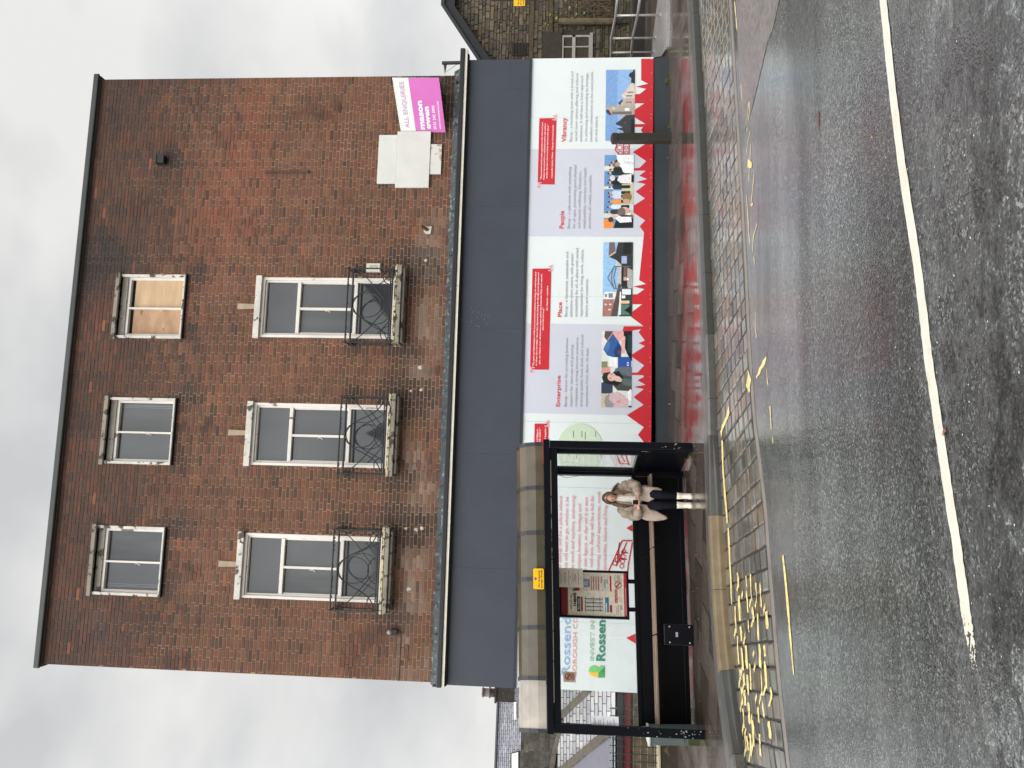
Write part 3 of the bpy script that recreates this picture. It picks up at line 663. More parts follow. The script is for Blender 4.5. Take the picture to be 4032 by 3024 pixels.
fb = MB(); fb.box(FXL, FXR, -.03, .06, 2.655, 2.698); fb.build('fascia_moulding', mat('dark_moulding', rgb(46, 48, 54), .5), bld)
fb = MB(); fb.box(FXL+.01, FXR-.005, .01, .12, -.16, .23); fb.build('plinth_board', mat('dark_plinth', rgb(50, 56, 60), .55, var=.12, vscale=2, bump=.1), bld)
fb = MB(); fb.box(FXL+.02, FXR-.02, .10, 9, -.2, 4.0); fb.build('ground_floor', mat('dark_backing', (.03, .03, .03), .9), bld)
for nm, a in (('cut_marks', [(3.4, 3.52), (3.42, 3.3)]),):
    cm = MB(); random.seed(9); px_, pz_ = at(1880, 1230).x, at(1880, 1230).z
    for k in range(12): cm.box(px_+random.uniform(-.28, .12), px_+random.uniform(-.26, .14), -.0135, -.012, pz_+k*-.012, pz_+k*-.012+.004) if False else cm.poly([(px_+(q := random.uniform(-.3, .1)), -.0135, (zz := pz_+.15-random.random()*.4)), (px_+q+.03, -.0135, zz+.005), (px_+q+.03, -.0135, zz+.012), (px_+q, -.0135, zz+.007)])
    cm.build('chipped_paint', mat('chip_white', rgb(128, 130, 136), .7), bld)

# wall fittings on the building, each its own thing
vb = MB(); vb.box(6.37, 6.54, BY-.13, BY, 10.25, 10.42); vb.box(6.36, 6.55, BY-.14, BY-.02, 10.40, 10.43); vb.build('vent_box', M_BLACKP, None, 'small black square vent box high on the brick wall', 'vent', bevel=.008)
ib = MB(); ib.box(6.19, 6.225, BY-.035, BY+.0, 7.21, 8.11); ib.box(6.185, 6.23, BY-.04, BY, 8.07, 8.12); ib.box(6.18, 6.235, BY-.04, BY, 7.2, 7.24); ib.build('iron_bar', mat('rusty_iron', rgb(78, 62, 56), .7, var=.3), None, 'thin rusty iron bar fixed upright on the brick wall', 'bar')
br_ = thing('wall_bracket', 'short brown timber stub on a white plaster patch right of the alarm box', 'bracket', (4.97, BY, 4.65))
q = MB(); q.prism([(4.90, BY-.012, 4.62), (5.06, BY-.012, 4.60), (5.05, BY-.012, 4.75), (4.96, BY-.012, 4.76), (4.90, BY-.012, 4.72)], (0, .011, 0)); q.build('plaster_patch', mat('white_plaster', rgb(205, 200, 190), .8, var=.1), br_)
q = MB(); q.beam((4.98, BY-.01, 4.68), (5.02, BY-.14, 4.80), .05, .05); q.build('stub', mat('old_wood', rgb(96, 74, 44), .8, var=.3), br_)
al = thing('alarm_box', 'white alarm box beside the right hand iron balcony', 'alarm box', (4.19, BY, 5.73))
q = MB(); q.hexa([(4.10, BY, 5.585), (4.285, BY, 5.585), (4.285, BY, 5.89), (4.10, BY, 5.89), (4.115, BY-.07, 5.60), (4.27, BY-.07, 5.60), (4.27, BY-.07, 5.875), (4.115, BY-.07, 5.875)][:8]); q.build('cover', mat('alarm_plastic', rgb(214, 212, 196), .4, var=.05), al, bevel=.006)
q = MB()
for k in range(7): q.poly([(4.14+.015*(k % 2), BY-.071, 5.64+k*.025), (4.235, BY-.071, 5.64+k*.025), (4.235, BY-.071, 5.652+k*.025), (4.14+.015*(k % 2), BY-.071, 5.652+k*.025)])
q.build('faded_lettering', mat('grey_print', rgb(150, 148, 138), .5), al)
sl = thing('security_light', 'small black bulkhead light with a cable along the left of the brick wall', 'light', (-2.85, BY, 5.0))
q = MB(); q.box(-2.90, -2.80, BY-.08, BY, 4.93, 5.03); q.tube([(-2.85, BY-.05, 4.95), (-2.80, BY-.06, 4.92), (-2.86, BY-.02, 4.865), (-3.0, BY-.008, 4.86), (-3.3, BY-.008, 4.857), (-3.74, BY-.008, 4.865)], .007, 6); q.build('housing', M_BLACKP, sl)
q = MB(); q.ball((-2.85, BY-.07, 5.065), .045, .045, .05); q.build('lamp_glass', mat('dusty_glass', rgb(150, 146, 136), .3), sl, smooth=True)
random.seed(8)
for cx_, cz_ in ((1.72, 4.88), (1.74, 4.68), (-.93, 4.86), (-.95, 4.66), (-.92, 4.55), (2.18, 4.72), (4.35, 4.7), (-2.05, 4.75)):
    pts = []; rr_ = random.uniform(.02, .045)
    for k in range(9): a = 2*pi*k/9; r_ = rr_*random.uniform(.6, 1.3); pts.append((cx_+r_*cos(a), BY-.0045, cz_+r_*sin(a)*1.2))
    pp = MB(); pp.prism(pts, (0, .008, 0)); pp.build('mortar_plug', M_PLUG, bld)

# white boards once carrying signs
def wboard(x0, x1, z0, z1, y, lab, c2=None):
    q = MB(); q.box(x0, x1, y, BY-.013, z0, z1)
    if c2: m_ = mat('scuffed_white_board', rgb(212, 210, 202), .6, var=.05, vscale=3, c2=rgb(168, 158, 138), thr=.53, nscale=4)
    else: m_ = mat('white_board', rgb(210, 209, 202), .6, var=.06, vscale=3, c2=rgb(178, 170, 150), thr=.70, nscale=4)
    return q.build('blank_board', m_, None, lab, 'board', 'blank white boards on the brick wall', org=((x0+x1)/2, BY, z0), bevel=.003)
wboard(5.945, 6.98, 5.385, 5.76, BY-.05, 'blank white board, upper of three stacked on the brick wall')
wboard(5.86, 7.05, 4.69, 5.38, BY-.06, 'largest blank white board, middle of three beside the pink sign')
wboard(6.145, 6.78, 4.455, 4.685, BY-.045, 'smallest white board with flaking patches below the large blank board', True)

# pink estate agent sign: a V board whose right edge stands off the wall
es = thing('estate_sign', 'tilted pink and white letting sign with bold white lettering at the wall corner', 'sign', (7.6, BY, 4.4))
def ez(X, Y): return (900+X/1.843, 200+Y/1.843)
YR = -.45
sTL = at(*ez(1250, 590), .17); sBL = at(*ez(1575, 592), .17); sBR = at(*ez(1527, 195), YR)
nrm = (sBR-sBL).cross(sTL-sBL).normalized(); nrm = nrm if nrm.y < 0 else -nrm
def pl(X, Y): d = ray(*ez(X, Y)); return CAM+d*((sBL-CAM).dot(nrm)/d.dot(nrm))
sTR = pl(1187, 195); mTL, mTR = pl(1360, 590), pl(1303, 197)
q = MB(); q.prism([sBL, sBR, sTR, sTL], -nrm*.012); q.build('sign_board', ink((214, 214, 210), .95), es)
q = MB(); q.poly([p+nrm*.002 for p in (sBL, sBR, mTR, mTL)]); q.build('pink_panel', mat('pink_vinyl', rgb(196, 92, 172, .95), .45, var=.05, vscale=2), es)
q = MB(); q.poly([sBR-nrm*.012, Vector((sBR.x+.02, BY, sBR.z)), Vector((sTR.x+.02, BY, sTR.z)), sTR-nrm*.012]); q.build('return_board', mat('old_board_back', rgb(120, 112, 104), .7), es)
q = MB()
for k in range(9):
    for a, b in ((sBL, sBR), (mTR, sBR), (sTL, sTR)):
        p = a.lerp(b, (k+.5)/9)+Vector((0, 0, .01 if b is sBR else -.01)); q.ball(p+nrm*.004, .005, n=5, m=3)
q.build('fixing_screws', M_BLACKP, es)
def stext(body, X0, Y0, X1, Y1, capX, mt_, bold=0, name='lettering'):
    def ps(X, Y): return pl(X, Y)+nrm*.005
    a, b = ps(X0, Y0), ps(X1, Y1); u = (b-a); wd = u.length; u.normalize()
    top = ps(capX, Y0); v = (top-a); hh = v.length; v.normalize()
    text_mesh(body, name, mt_, a, u, v, hh, wd, bold=bold, parent=es)
M_PURP = ink((176, 118, 176)); M_WHT = ink((240, 238, 240), .98)
stext('ALL ENQUIRIES', 1313, 558, 1268, 225, 1282, M_PURP, .0)
stext('mason', 1425, 570, 1400, 362, 1386, M_WHT, .035); stext('owen', 1468, 568, 1450, 405, 1432, M_WHT, .035)
stext('0151 242 3000', 1510, 568, 1493, 397, 1490, M_WHT, .008); stext('www.masonowen.com', 1543, 568, 1522, 365, 1528, M_WHT, .004)

# pipe stand on the flat shop roof at the right corner
rs = thing('roof_bracket', 'dark bracket post standing above the shop gutter at the right building corner', 'bracket', (8.55, .15, 4.1))
def rp_(X, Y, yy=.1): return at(1700+X/8.295, 150+Y/8.295, yy)
q = MB(); a, b = rp_(340, 815), rp_(1030, 800); q.tube([a, b], .036, 10); q.build('post', M_DKMET, rs)
q = MB(); q.prism([rp_(385, 850), rp_(485, 850), rp_(425, 1170)], (0, .03, 0)); q.build('gusset', M_DKMET, rs)
q = MB(); q.tube([rp_(850, 840), rp_(480, 1100)], .004, 5); q.build('stay_wire', M_DKMET, rs)

# ------------------------------------------------------------ printed hoarding
ho = thing('hoarding', 'long printed hoarding of white and lavender panels with a red skyline along its foot', 'hoarding', (2.4, 0, .22))
HZ0, HZ1 = .225, 2.655; HX0, HX1 = -3.70, 8.508
M_WHITE = mat('white_print_sheet', rgb(226, 233, 232, .97), .38, var=.02, vscale=2)
M_LAV = mat('lavender_print', rgb(206, 208, 218, .97), .38, var=.02, vscale=2)
M_RED = mat('red_print', rgb(204, 46, 56, .95), .38, var=.04, vscale=2)
seams = [8.508]+[8.48-1.22*k for k in range(1, 10)]+[HX0]
x = HX1
for x1 in seams[1:]:
    x1 = max(x1, HX0); q = MB(); q.box(x1+.0015, x-.0015, 0, .012, HZ0, HZ1)
    for z in [HZ0+.04+.352*k for k in range(7)]+[HZ1-.03]:
        for xx in (x-.045, x1+.045): q.ball((xx, -.002, z), .011, .006, .011, 6, 4)
        if z < HZ0+.1 or z > HZ1-.1:
            for k in range(1, 4): q.ball((x1+.045+(x-x1-.09)*k/4, -.002, z-.0), .010, .006, .010, 6, 4)
    q.build('printed_sheet', M_WHITE, ho); x = x1
q = MB()
for xx in (HX1-.012,): q.box(xx, xx+.014, -.008, .03, HZ0, HZ1)
q.box(HX0, HX1, -.010, .01, HZ1-.0, HZ1+.006); q.build('edge_trim', mat('white_trim_strip', rgb(225, 226, 226), .4), ho)
def X3(y, V=2300): return at(V, y).x
for ya, yb in ((587, 931), (1277, 1631)):
    q = MB(); q.poly([(X3(yb), -.0035, HZ0+.1), (X3(ya), -.0035, HZ0+.1), (X3(ya), -.0035, HZ1-.001), (X3(yb), -.0035, HZ1-.001)]); q.build('lavender_panel', M_LAV, ho)
# red skyline
SKY = [Z2(*p) for p in ((1243, 85), (1243, 275), (1308, 307), (1195, 335), (1290, 355), (1230, 403), (1185, 405), (1185, 490), (1272, 490), (1182, 550), (1182, 620), (1285, 683), (1182, 685), (1182, 710), (1262, 710), (1240, 740), (1262, 770), (1290, 865), (1165, 945), (1290, 1030), (1227, 1093), (1178, 1095), (1178, 1118), (1288, 1120), (1225, 1165), (1300, 1197), (1197, 1225), (1285, 1243), (1192, 1315), (1278, 1378), (1172, 1445), (1172, 1510), (1280, 1583), (1228, 1640))]
SKY += [Z3(*p) for p in ((1693, 205), (1690, 240), (1632, 800), (1720, 848), (1560, 880), (1698, 912), (1610, 975), (1550, 978), (1550, 1098), (1672, 1100), (1550, 1190), (1530, 1255), (1688, 1373), (1440, 1375), (1425, 1435), (1550, 1437), (1550, 1425), (1655, 1410))]
SKY += [Z4(*p) for p in ((1625, 185), (1705, 287), (1625, 320), (1705, 355), (1545, 460), (1545, 492), (1695, 597), (1613, 685), (1540, 688), (1540, 715), (1680, 718), (1693, 740), (1612, 780), (1712, 838), (1563, 865), (1690, 890), (1563, 992), (1688, 1087), (1478, 1215), (1690, 1365), (1618, 1460), (1675, 1530))]
SKY += [(2550, 1760), (2560, 1900), (2550, 1990)]+[Z5(*p) for p in ((1300, 900), (1103, 1018), (1300, 1130), (1250, 1250), (1380, 1400))]+[(2540, 2350), (2530, 2430), (2560, 2470), Z6(978, 687), (2520, 2545), (2560, 2600), (2530, 2660)]
pts = [at(*p, -.006) for p in SKY]
q = MB()
xr = HX1-.03
px_ = [(xr, pts[0].z)]+[(p.x, p.z) for p in pts]
px_.append((HX0+.02, px_[-1][1]))
poly = [(a, -.006, b) for a, b in px_]+[(HX0+.02, -.006, HZ0+.002), (xr, -.006, HZ0+.002)]
q.poly(poly[::-1]); q.build('red_skyline', M_RED, ho)
# red line-drawn bridge and roof shapes
def ring(mb, cx, cz, r, wd, y=-.0075, n=20):
    for k in range(n):
        a, b = 2*pi*k/n, 2*pi*(k+1)/n
        mb.poly([(cx+r*cos(a), y, cz+r*sin(a)), (cx+(r+wd)*cos(a), y, cz+(r+wd)*sin(a)), (cx+(r+wd)*cos(b), y, cz+(r+wd)*sin(b)), (cx+r*cos(b), y, cz+r*sin(b))])
def bar2(mb, p, q_, wd, y=-.0075):
    a, b = Vector((p[0], y, p[1])), Vector((q_[0], y, q_[1])); d = (b-a).normalized(); n = Vector((-d.z, 0, d.x))*wd/2
    mb.poly([a-n, b-n, b+n, a+n])
def P2(f, X, Y): p = at(*f(X, Y)); return (p.x, p.z)
q = MB(); a, b, c_, d_ = P2(Z2, 1040, 800), P2(Z2, 1000, 925), P2(Z2, 1040, 970), P2(Z2, 1130, 970); e_ = P2(Z2, 1130, 800)
for s_, t_ in ((a, b), (b, c_), (d_, e_), (P2(Z2, 1078, 800), P2(Z2, 1078, 970)), (c_, d_)): bar2(q, s_, t_, .022)
for X, Y, r in ((1040, 905, .045), (1048, 955, .028), (1104, 905, .022), (1104, 950, .022), (1104, 860, .022)): ring(q, *P2(Z2, X, Y), r, .014)
for f, A in ((Z5, [((1065, 1135), (960, 1372)), ((1065, 1135), (1160, 1135)), ((1160, 1150), (1120, 1372)), ((1108, 1150), (1010, 1372)), ((960, 1372), (930, 1440)), ((1120, 1372), (1110, 1500)), ((1040, 1150), (1020, 1340)), ((1055, 1240), (1120, 1250)), ((1040, 1300), (1110, 1310)), ((985, 260), (1045, 415)), ((1045, 415), (1125, 418)), ((1080, 275), (1125, 415)), ((1125, 418), (1140, 430)), ((1020, 270), (1090, 400))]),):
    for s_, t_ in A: bar2(q, P2(f, *s_), P2(f, *t_), .024)
for X, Y, r in ((1022, 1315, .035), (1080, 1235, .03), (1074, 1283, .03), (1068, 1328, .03), (1062, 1372, .03), (1030, 1270, .018), (995, 1345, .03), (1060, 320, .03)): ring(q, *P2(Z5, X, Y), r, .014)
q.build('bridge_drawing', M_RED, ho)
# quote boxes
def qbox(f, pts, open_at, close_at):
    q = MB(); q.poly([at(*f(*p), -.0075) if callable(f) else at(*p, -.0075) for p in pts]); q.build('quote_box', M_RED, ho)
M_QM = ink((236, 176, 182))
def qmark(X, Y, Z, s, flip):
    q = MB()
    for dx in (-.035, .035):
        pts = []
        for k in range(14):
            a = 2*pi*k/13; pts.append((X+dx*s+.024*s*cos(a), -.009, Z+.024*s*sin(a)))
        q.poly(pts[:-1])
        k_ = -1 if flip else 1
        bar2(q, (X+dx*s+.018*s*k_, Z), (X+dx*s+.002*k_*s, Z-.06*s*k_), .016*s, -.009)
    q.build('quote_mark', M_QM, ho)
def quad_px(pts): 
    P = [at(*p, -.0075) for p in pts]; q = MB(); q.poly(P); return q.build('quote_box', M_RED, ho)
quad_px([Z2(435, 1248), Z2(452, 628), Z2(293, 630), Z2(277, 1245)])
quad_px([Z4(510, 650), Z3(538, 655), Z3(305, 658), Z4(275, 648)])
a = at(*Z4(505, 1322)); b = at(*Z4(332, 1322)); q = MB(); q.poly([(a.x-1.1, -.0075, a.z), (a.x, -.0075, a.z), (b.x, -.0075, b.z), (b.x-1.1, -.0075, b.z)]); q.build('quote_box', M_RED, ho)
for f, X, Y, fl_ in ((Z2, 282, 1255, False), (Z2, 445, 625, True), (Z4, 285, 655, False), (Z3, 543, 652, True), (Z4, 500, 1322, True)):
    p = at(*f(X, Y)); qmark(p.x, p.z, p.z and p.z, 1, fl_) if False else qmark(p.x, 0, p.z, 1.15, fl_)
M_GREYT = ink((150, 156, 166)); M_REDT = ink((208, 62, 74)); M_WT = ink((246, 232, 232), .98)
def tline(body, f, X, Y0, f1, Y1, cap, m, name='text_line', shear=0, bold=0, y=-.0085, spacing=1.0):
    """lettering on the hoarding face: baseline start at picture point f(X,Y0), end measured at f1(.,Y1)"""
    a = at(*f(X, Y0)); b = at(*f1(X, Y1)); c_ = at(*f(X-cap, Y0))
    return text_mesh(body, name, m, (a.x, y, a.z), (1, 0, 0), (0, 0, 1), c_.z-a.z, b.x-a.x, shear, bold, ho, spacing)
tline('Vibrancy', Z2, 541, 853, Z2, 627, 42, M_REDT, 'heading', bold=.018)
for t_, X, Y1 in (('Bacup - a booming town with a broad and', 597, 195), ('varied town centre offering and cultural', 644, 213), ('ambience. It will have a fresh approach', 690, 232), ('to enhancing and promoting its heritage,', 737, 205), ('excellent connections to the countryside,', 784, 197), ('art and nature.', 831, 610)):
    tline(t_, Z2, X, 850, Z2, Y1, 25, M_GREYT, bold=.006)
tline('People', Z2, 521, 1660, Z2, 1495, 42, M_REDT, 'heading', bold=.018)
for t_, X, Y1 in (('Bacup - a safe town with something', 578, 1085), ('for all ages, promoting good physical', 627, 1068), ('and mental wellbeing. Education,', 674, 1125), ('employability, voluntary and health', 722, 1093), ('provision all readily accessible.', 771, 1158)):
    tline(t_, Z2, X, 1660, Z2, Y1, 25, M_GREYT, bold=.012)
tline('Place', Z3, 667, 1258, Z3, 1075, 50, M_REDT, 'heading', bold=.018)
for t_, X, Y1 in (('Bacup - a functional, sustainable and', 735, 452), ('attractive town centre, with greater', 797, 462), ('accessibility for all. A place with varied', 860, 405), ('opportunities for living, work, culture,', 923, 418), ('leisure and creativity.', 988, 780)):
    tline(t_, Z3, X, 1257, Z3, Y1, 33, M_GREYT, bold=.012)
tline('Enterprise', Z4, 646, 1110, Z4, 725, 50, M_REDT, 'heading', bold=.018)
for t_, X, Y1 in (('Bacup - known for providing business', 730, 258), ('support for start-ups and growing', 797, 340), ('companies, a strong tourism presence,', 860, 243), ('enticing quality food, drink and cultural', 923, 217), ("experiences from dawn 'til-dusk.", 990, 375)):
    tline(t_, Z4, X, 1112, Z4, Y1, 33, M_GREYT, bold=.012)
for t_, X, Y0, Y1 in (('\u201cThis proposal would create a gateway to the town and open', 315, 1205, 668), ('Museum up not just for a refurbished indoor and outdoor', 341, 1205, 675), ('market, but also a food and drink hall and event space.\u201d', 368, 1195, 685), ('Councillor Jackie Oakes - Deputy Council Leader', 416, 1190, 690)):
    tline(t_, Z2, X, Y0, Z2, Y1, 14, M_WT, 'quote_line', .25, .015)
for t_, X, Y0, Y1 in (('\u201cThe spirit and determination of the local council and volunteers to bring our small town back', 326, 610, 695), ('to vibrant life is incredible. I know that, if granted the funding for the high street development', 361, 600, 705), ('plan, our historic town will become a unique asset in the Rossendale Valley and a beautiful', 401, 583, 722)):
    tline(t_, Z4, X, Y0, Z3, Y1, 19, M_WT, 'quote_line', .25, .015)
tline('place to live and work.\u201d', Z3, 443, 1425, Z3, 1135, 19, M_WT, 'quote_line', .25, .015)
tline('Ian Francis - resident', Z3, 494, 1180, Z3, 870, 19, M_WT, 'quote_line', .25, .015)
for t_, X, Y1 in (('as building on', 372, 1390), ('able future.\u201d', 404, 1372), ('ncil Leader', 472, 1368)):
    tline(t_, Z4, X, 1565, Z4, Y1, 22, M_WT, 'quote_line', .25, .015)
M_PINKT = ink((228, 164, 170)); M_BLUET = ink((146, 180, 214)); M_GRN = ink((52, 134, 106)); M_SAGE = ink((158, 188, 158)); M_ROSE = ink((222, 162, 160))  # pale inks: glare of the shelter glass is put into the print colours
for t_, X, Y0, Y1 in (('into Bacup will be a place where', 492, 1445, 718), ('people will want to go, whether it be', 550, 1480, 728), ('at work and explore, embracing', 612, 1400, 712), ('a unique location, heritage and', 672, 1440, 790), ('its civic legacy, so that old is at ease', 732, 1440, 728), ('with new. Bacup will be a hub for', 790, 1385, 710), ('housing, cultural experiences, work', 852, 1440, 672), ('opportunities, leisure and living.', 914, 1450, 800)):
    tline(t_, Z5, X, Y0, Z5, Y1, 34, M_PINKT, 'vision_line', .25, .015)
tline('Rossendale', Z6, 555, 965, Z6, 385, 64, M_BLUET, 'logo_lettering', bold=.01)
tline('BOROUGH COUNCIL', Z6, 606, 972, Z6, 330, 32, M_ROSE, 'logo_lettering', bold=.012)
tline('INVEST IN', Z6, 737, 858, Z6, 560, 31, M_SAGE, 'logo_lettering', bold=.012)
tline('Rossendale', Z6, 818, 860, Z6, 375, 64, M_GRN, 'logo_lettering', bold=.03)
def lpoly(pts, c, y=-.0085, name='logo_shape'):
    q = MB(); q.poly([(p[0], y, p[1]) for p in (P2(Z6, *a) for a in pts)]); q.build(name, ink(c), ho)
lpoly([(770, 983), (818, 983), (818, 940), (770, 940)], (70, 160, 90)); lpoly([(818, 893), (818, 945), (765, 940)], (30, 140, 90), -.0088); lpoly([(818, 900), (790, 893), (750, 925), (775, 945)], (120, 190, 100), -.0091)
lpoly([(770, 983), (735, 975), (705, 960), (697, 935), (735, 940), (770, 945)], (240, 190, 70)); lpoly([(697, 935), (705, 905), (730, 893), (765, 900), (778, 925), (770, 945), (735, 945)], (120, 200, 110), -.0088)
# map disc
pc = at(*Z5(672, 285)); q = MB(); Rr_ = .49
q.poly([(pc.x+Rr_*cos(2*pi*k/48), -.0070, pc.z+Rr_*.88*sin(2*pi*k/48)) for k in range(48)]); q.build('map_disc', ink((196, 214, 188)), ho)
q = MB(); random.seed(12)
for k in range(22):
    a = random.uniform(0, 2*pi); r_ = random.uniform(0, .8)*Rr_; p = [(pc.x+r_*cos(a), pc.z+r_*.85*sin(a))]
    dd = random.uniform(0, 2*pi)
    for j in range(5):
        dd += random.uniform(-.7, .7); nx = (p[-1][0]+.07*cos(dd), p[-1][1]+.07*sin(dd))
        if ((nx[0]-pc.x)/Rr_)**2+((nx[1]-pc.z)/(Rr_*.88))**2 > .9: break
        p.append(nx)
    for s_, t_ in zip(p, p[1:]): bar2(q, s_, t_, .007, -.0076)
q.build('map_roads', ink((228, 236, 222)), ho)
q = MB()
for X, Y0, Y1 in ((612, 110, 175), (690, 110, 172), (722, 120, 190), (818, 115, 165), (570, 300, 345), (640, 320, 370), (870, 290, 360)):
    a, b = P2(Z5, X, Y1), P2(Z5, X, Y0); bar2(q, a, b, .014, -.008)
q.build('map_names', ink((96, 110, 104)), ho)

# the four photographs printed on the hoarding (flat prints)
def photo(c0, c1, c2_, c3, shapes, name='printed_photo'):
    """corners: bottom-left, bottom-right, top-right, top-left in picture px; shapes in 0..1 units"""
    A = [at(*c) for c in (c0, c1, c2_, c3)]
    def m(u, v, k): p = (A[0]*(1-u)+A[1]*u)*(1-v)+(A[3]*(1-u)+A[2]*u)*v; return (p.x, -.0080-.00012*k, p.z)
    q = MB(); k = 0
    for col_, pts in shapes:
        c = rgb(*col_, 1.05)
        if len(pts) == 2 and isinstance(pts[0], float): pass
        q.poly([m(u, v, k) for u, v in pts], c); k += 1
    q.build(name, M_PRINT, ho, col=True)
M_PRINT = mat('photo_print', None, .38, attr=True, var=.14, vscale=22, fine=.10)
def rc(a, b, c, d): return [(a, c), (b, c), (b, d), (a, d)]
def el(cx, cy, rx, ry, n=14): return [(cx+rx*cos(2*pi*k/n), cy+ry*sin(2*pi*k/n)) for k in range(n)]
# town street with a round corner tower
S = [((142, 178, 220), rc(0, 1, 0, 1)), ((122, 160, 208), rc(0, 1, .6, 1)),
     ((186, 172, 160), [(.30, 0), (.30, .42), (.36, .48), (.40, .58), (.50, .50), (.56, .46), (.56, .35), (.62, .42), (.66, .40), (.72, .30), (.80, .15), (.86, .1), (.86, 0)]),
     ((60, 62, 66), [(.0, .0), (0, .28), (.04, .40), (.06, .42), (.08, .34), (.14, .40), (.17, .62), (.19, .40), (.23, .64), (.25, .64), (.28, .52), (.36, .30), (.37, 0)]),
     ((174, 160, 150), [(.37, 0), (.37, .62), (.36, .80), (.375, .93), (.43, 1.0), (.49, .93), (.50, .8), (.49, .6), (.49, 0)]),
     ((70, 66, 66), [(.355, .80), (.375, .93), (.43, 1.0), (.44, .9), (.38, .80)]), ((112, 106, 104), rc(.37, .41, .1, .78)), ((236, 236, 236), rc(.42, .46, .18, .34)), ((206, 196, 184), rc(.44, .47, .66, .78)),
     ((78, 74, 74), [(.50, .50), (.53, .58), (.58, .44), (.57, .40)]), ((210, 200, 188), [(.60, .0), (.60, .40), (.64, .46), (.70, .30), (.80, .14), (.80, 0)]),
     ((130, 122, 118), rc(.62, .64, .08, .30)), ((130, 122, 118), rc(.67, .69, .05, .25)), ((130, 122, 118), rc(.53, .55, .1, .3)), ((44, 48, 50), [(.80, 0), (.82, .14), (.88, .12), (.91, .22), (.95, .18), (.97, .08), (1, .05), (1, 0)]),
     ((32, 34, 38), rc(.0, .3, 0, .12)), ((128, 120, 92), rc(.245, .26, .3, .34))]
photo(Z2(1180, 843), Z2(1185, 178), Z2(915, 182), Z2(908, 842), S)
# crowd in a room
S = [((104, 142, 186), rc(0, 1, 0, 1)), ((196, 192, 160), rc(0, 1, 0, .42)), ((214, 214, 200), rc(.78, .85, .4, 1)), ((214, 214, 200), rc(.53, .57, .5, 1)), ((206, 208, 196), rc(.14, .20, .5, 1)), ((110, 150, 196), rc(.85, 1, .5, 1)),
     ((238, 140, 60), [(0, .7), (0, 1), (.12, 1), (.12, .82), (.07, .66)]), ((34, 38, 40), [(0, 0), (0, .66), (.06, .62), (.16, .55), (.14, 0)])]
for (u, hgt, c) in ((.22, .86, (46, 60, 62)), (.29, .84, (206, 220, 232)), (.36, .80, (240, 150, 70)), (.43, .80, (196, 212, 234)), (.48, .82, (190, 206, 230)), (.56, .80, (38, 58, 62)), (.62, .84, (30, 34, 36)), (.66, .80, (36, 36, 38)), (.75, .84, (36, 52, 50)), (.80, .78, (34, 34, 36)), (.86, .80, (96, 104, 100)), (.90, .74, (44, 56, 54))):
    S += [(c, [(u-.03, .40), (u-.032, hgt-.14), (u-.012, hgt-.08), (u+.012, hgt-.08), (u+.032, hgt-.14), (u+.03, .40)]), ((34, 34, 38), rc(u-.02, u+.02, .12, .42)), ((214, 170, 150), el(u, hgt-.02, .015, .06)), ((70, 54, 44), el(u-.004, hgt+.02, .014, .035))]
S += [((232, 234, 236), [(.08, .05), (.07, .45), (.13, .62), (.19, .40), (.21, .1)]), ((216, 170, 156), el(.145, .68, .03, .1)), ((60, 56, 58), el(.115, .76, .035, .09)),
      ((204, 168, 154), el(.23, .30, .055, .17)), ((116, 100, 92), el(.215, .40, .06, .14)), ((196, 206, 218), rc(.24, .32, 0, .14)), ((84, 54, 48), [(.15, .0), (.15, .42), (.18, .4), (.17, .02)]),
      ((140, 108, 74), el(.42, .22, .06, .16)), ((190, 160, 138), el(.36, .24, .035, .12)), ((228, 224, 226), [(.60, .06), (.61, .44), (.65, .56), (.71, .5), (.735, .08)]), ((212, 208, 206), el(.68, .72, .04, .09)), ((28, 28, 30), rc(.62, .72, 0, .08)),
      ((236, 240, 242), [(.74, 0), (.75, .34), (.82, .42), (.86, .52), (1, .60), (1, 0)]), ((188, 150, 130), el(.87, .56, .03, .09)), ((212, 220, 226), [(.86, 0), (.88, .32), (.92, .34), (.90, 0)])]
photo((2493, 898), Z2(1175, 972), Z2(902, 975), (2376.5, 899), S)
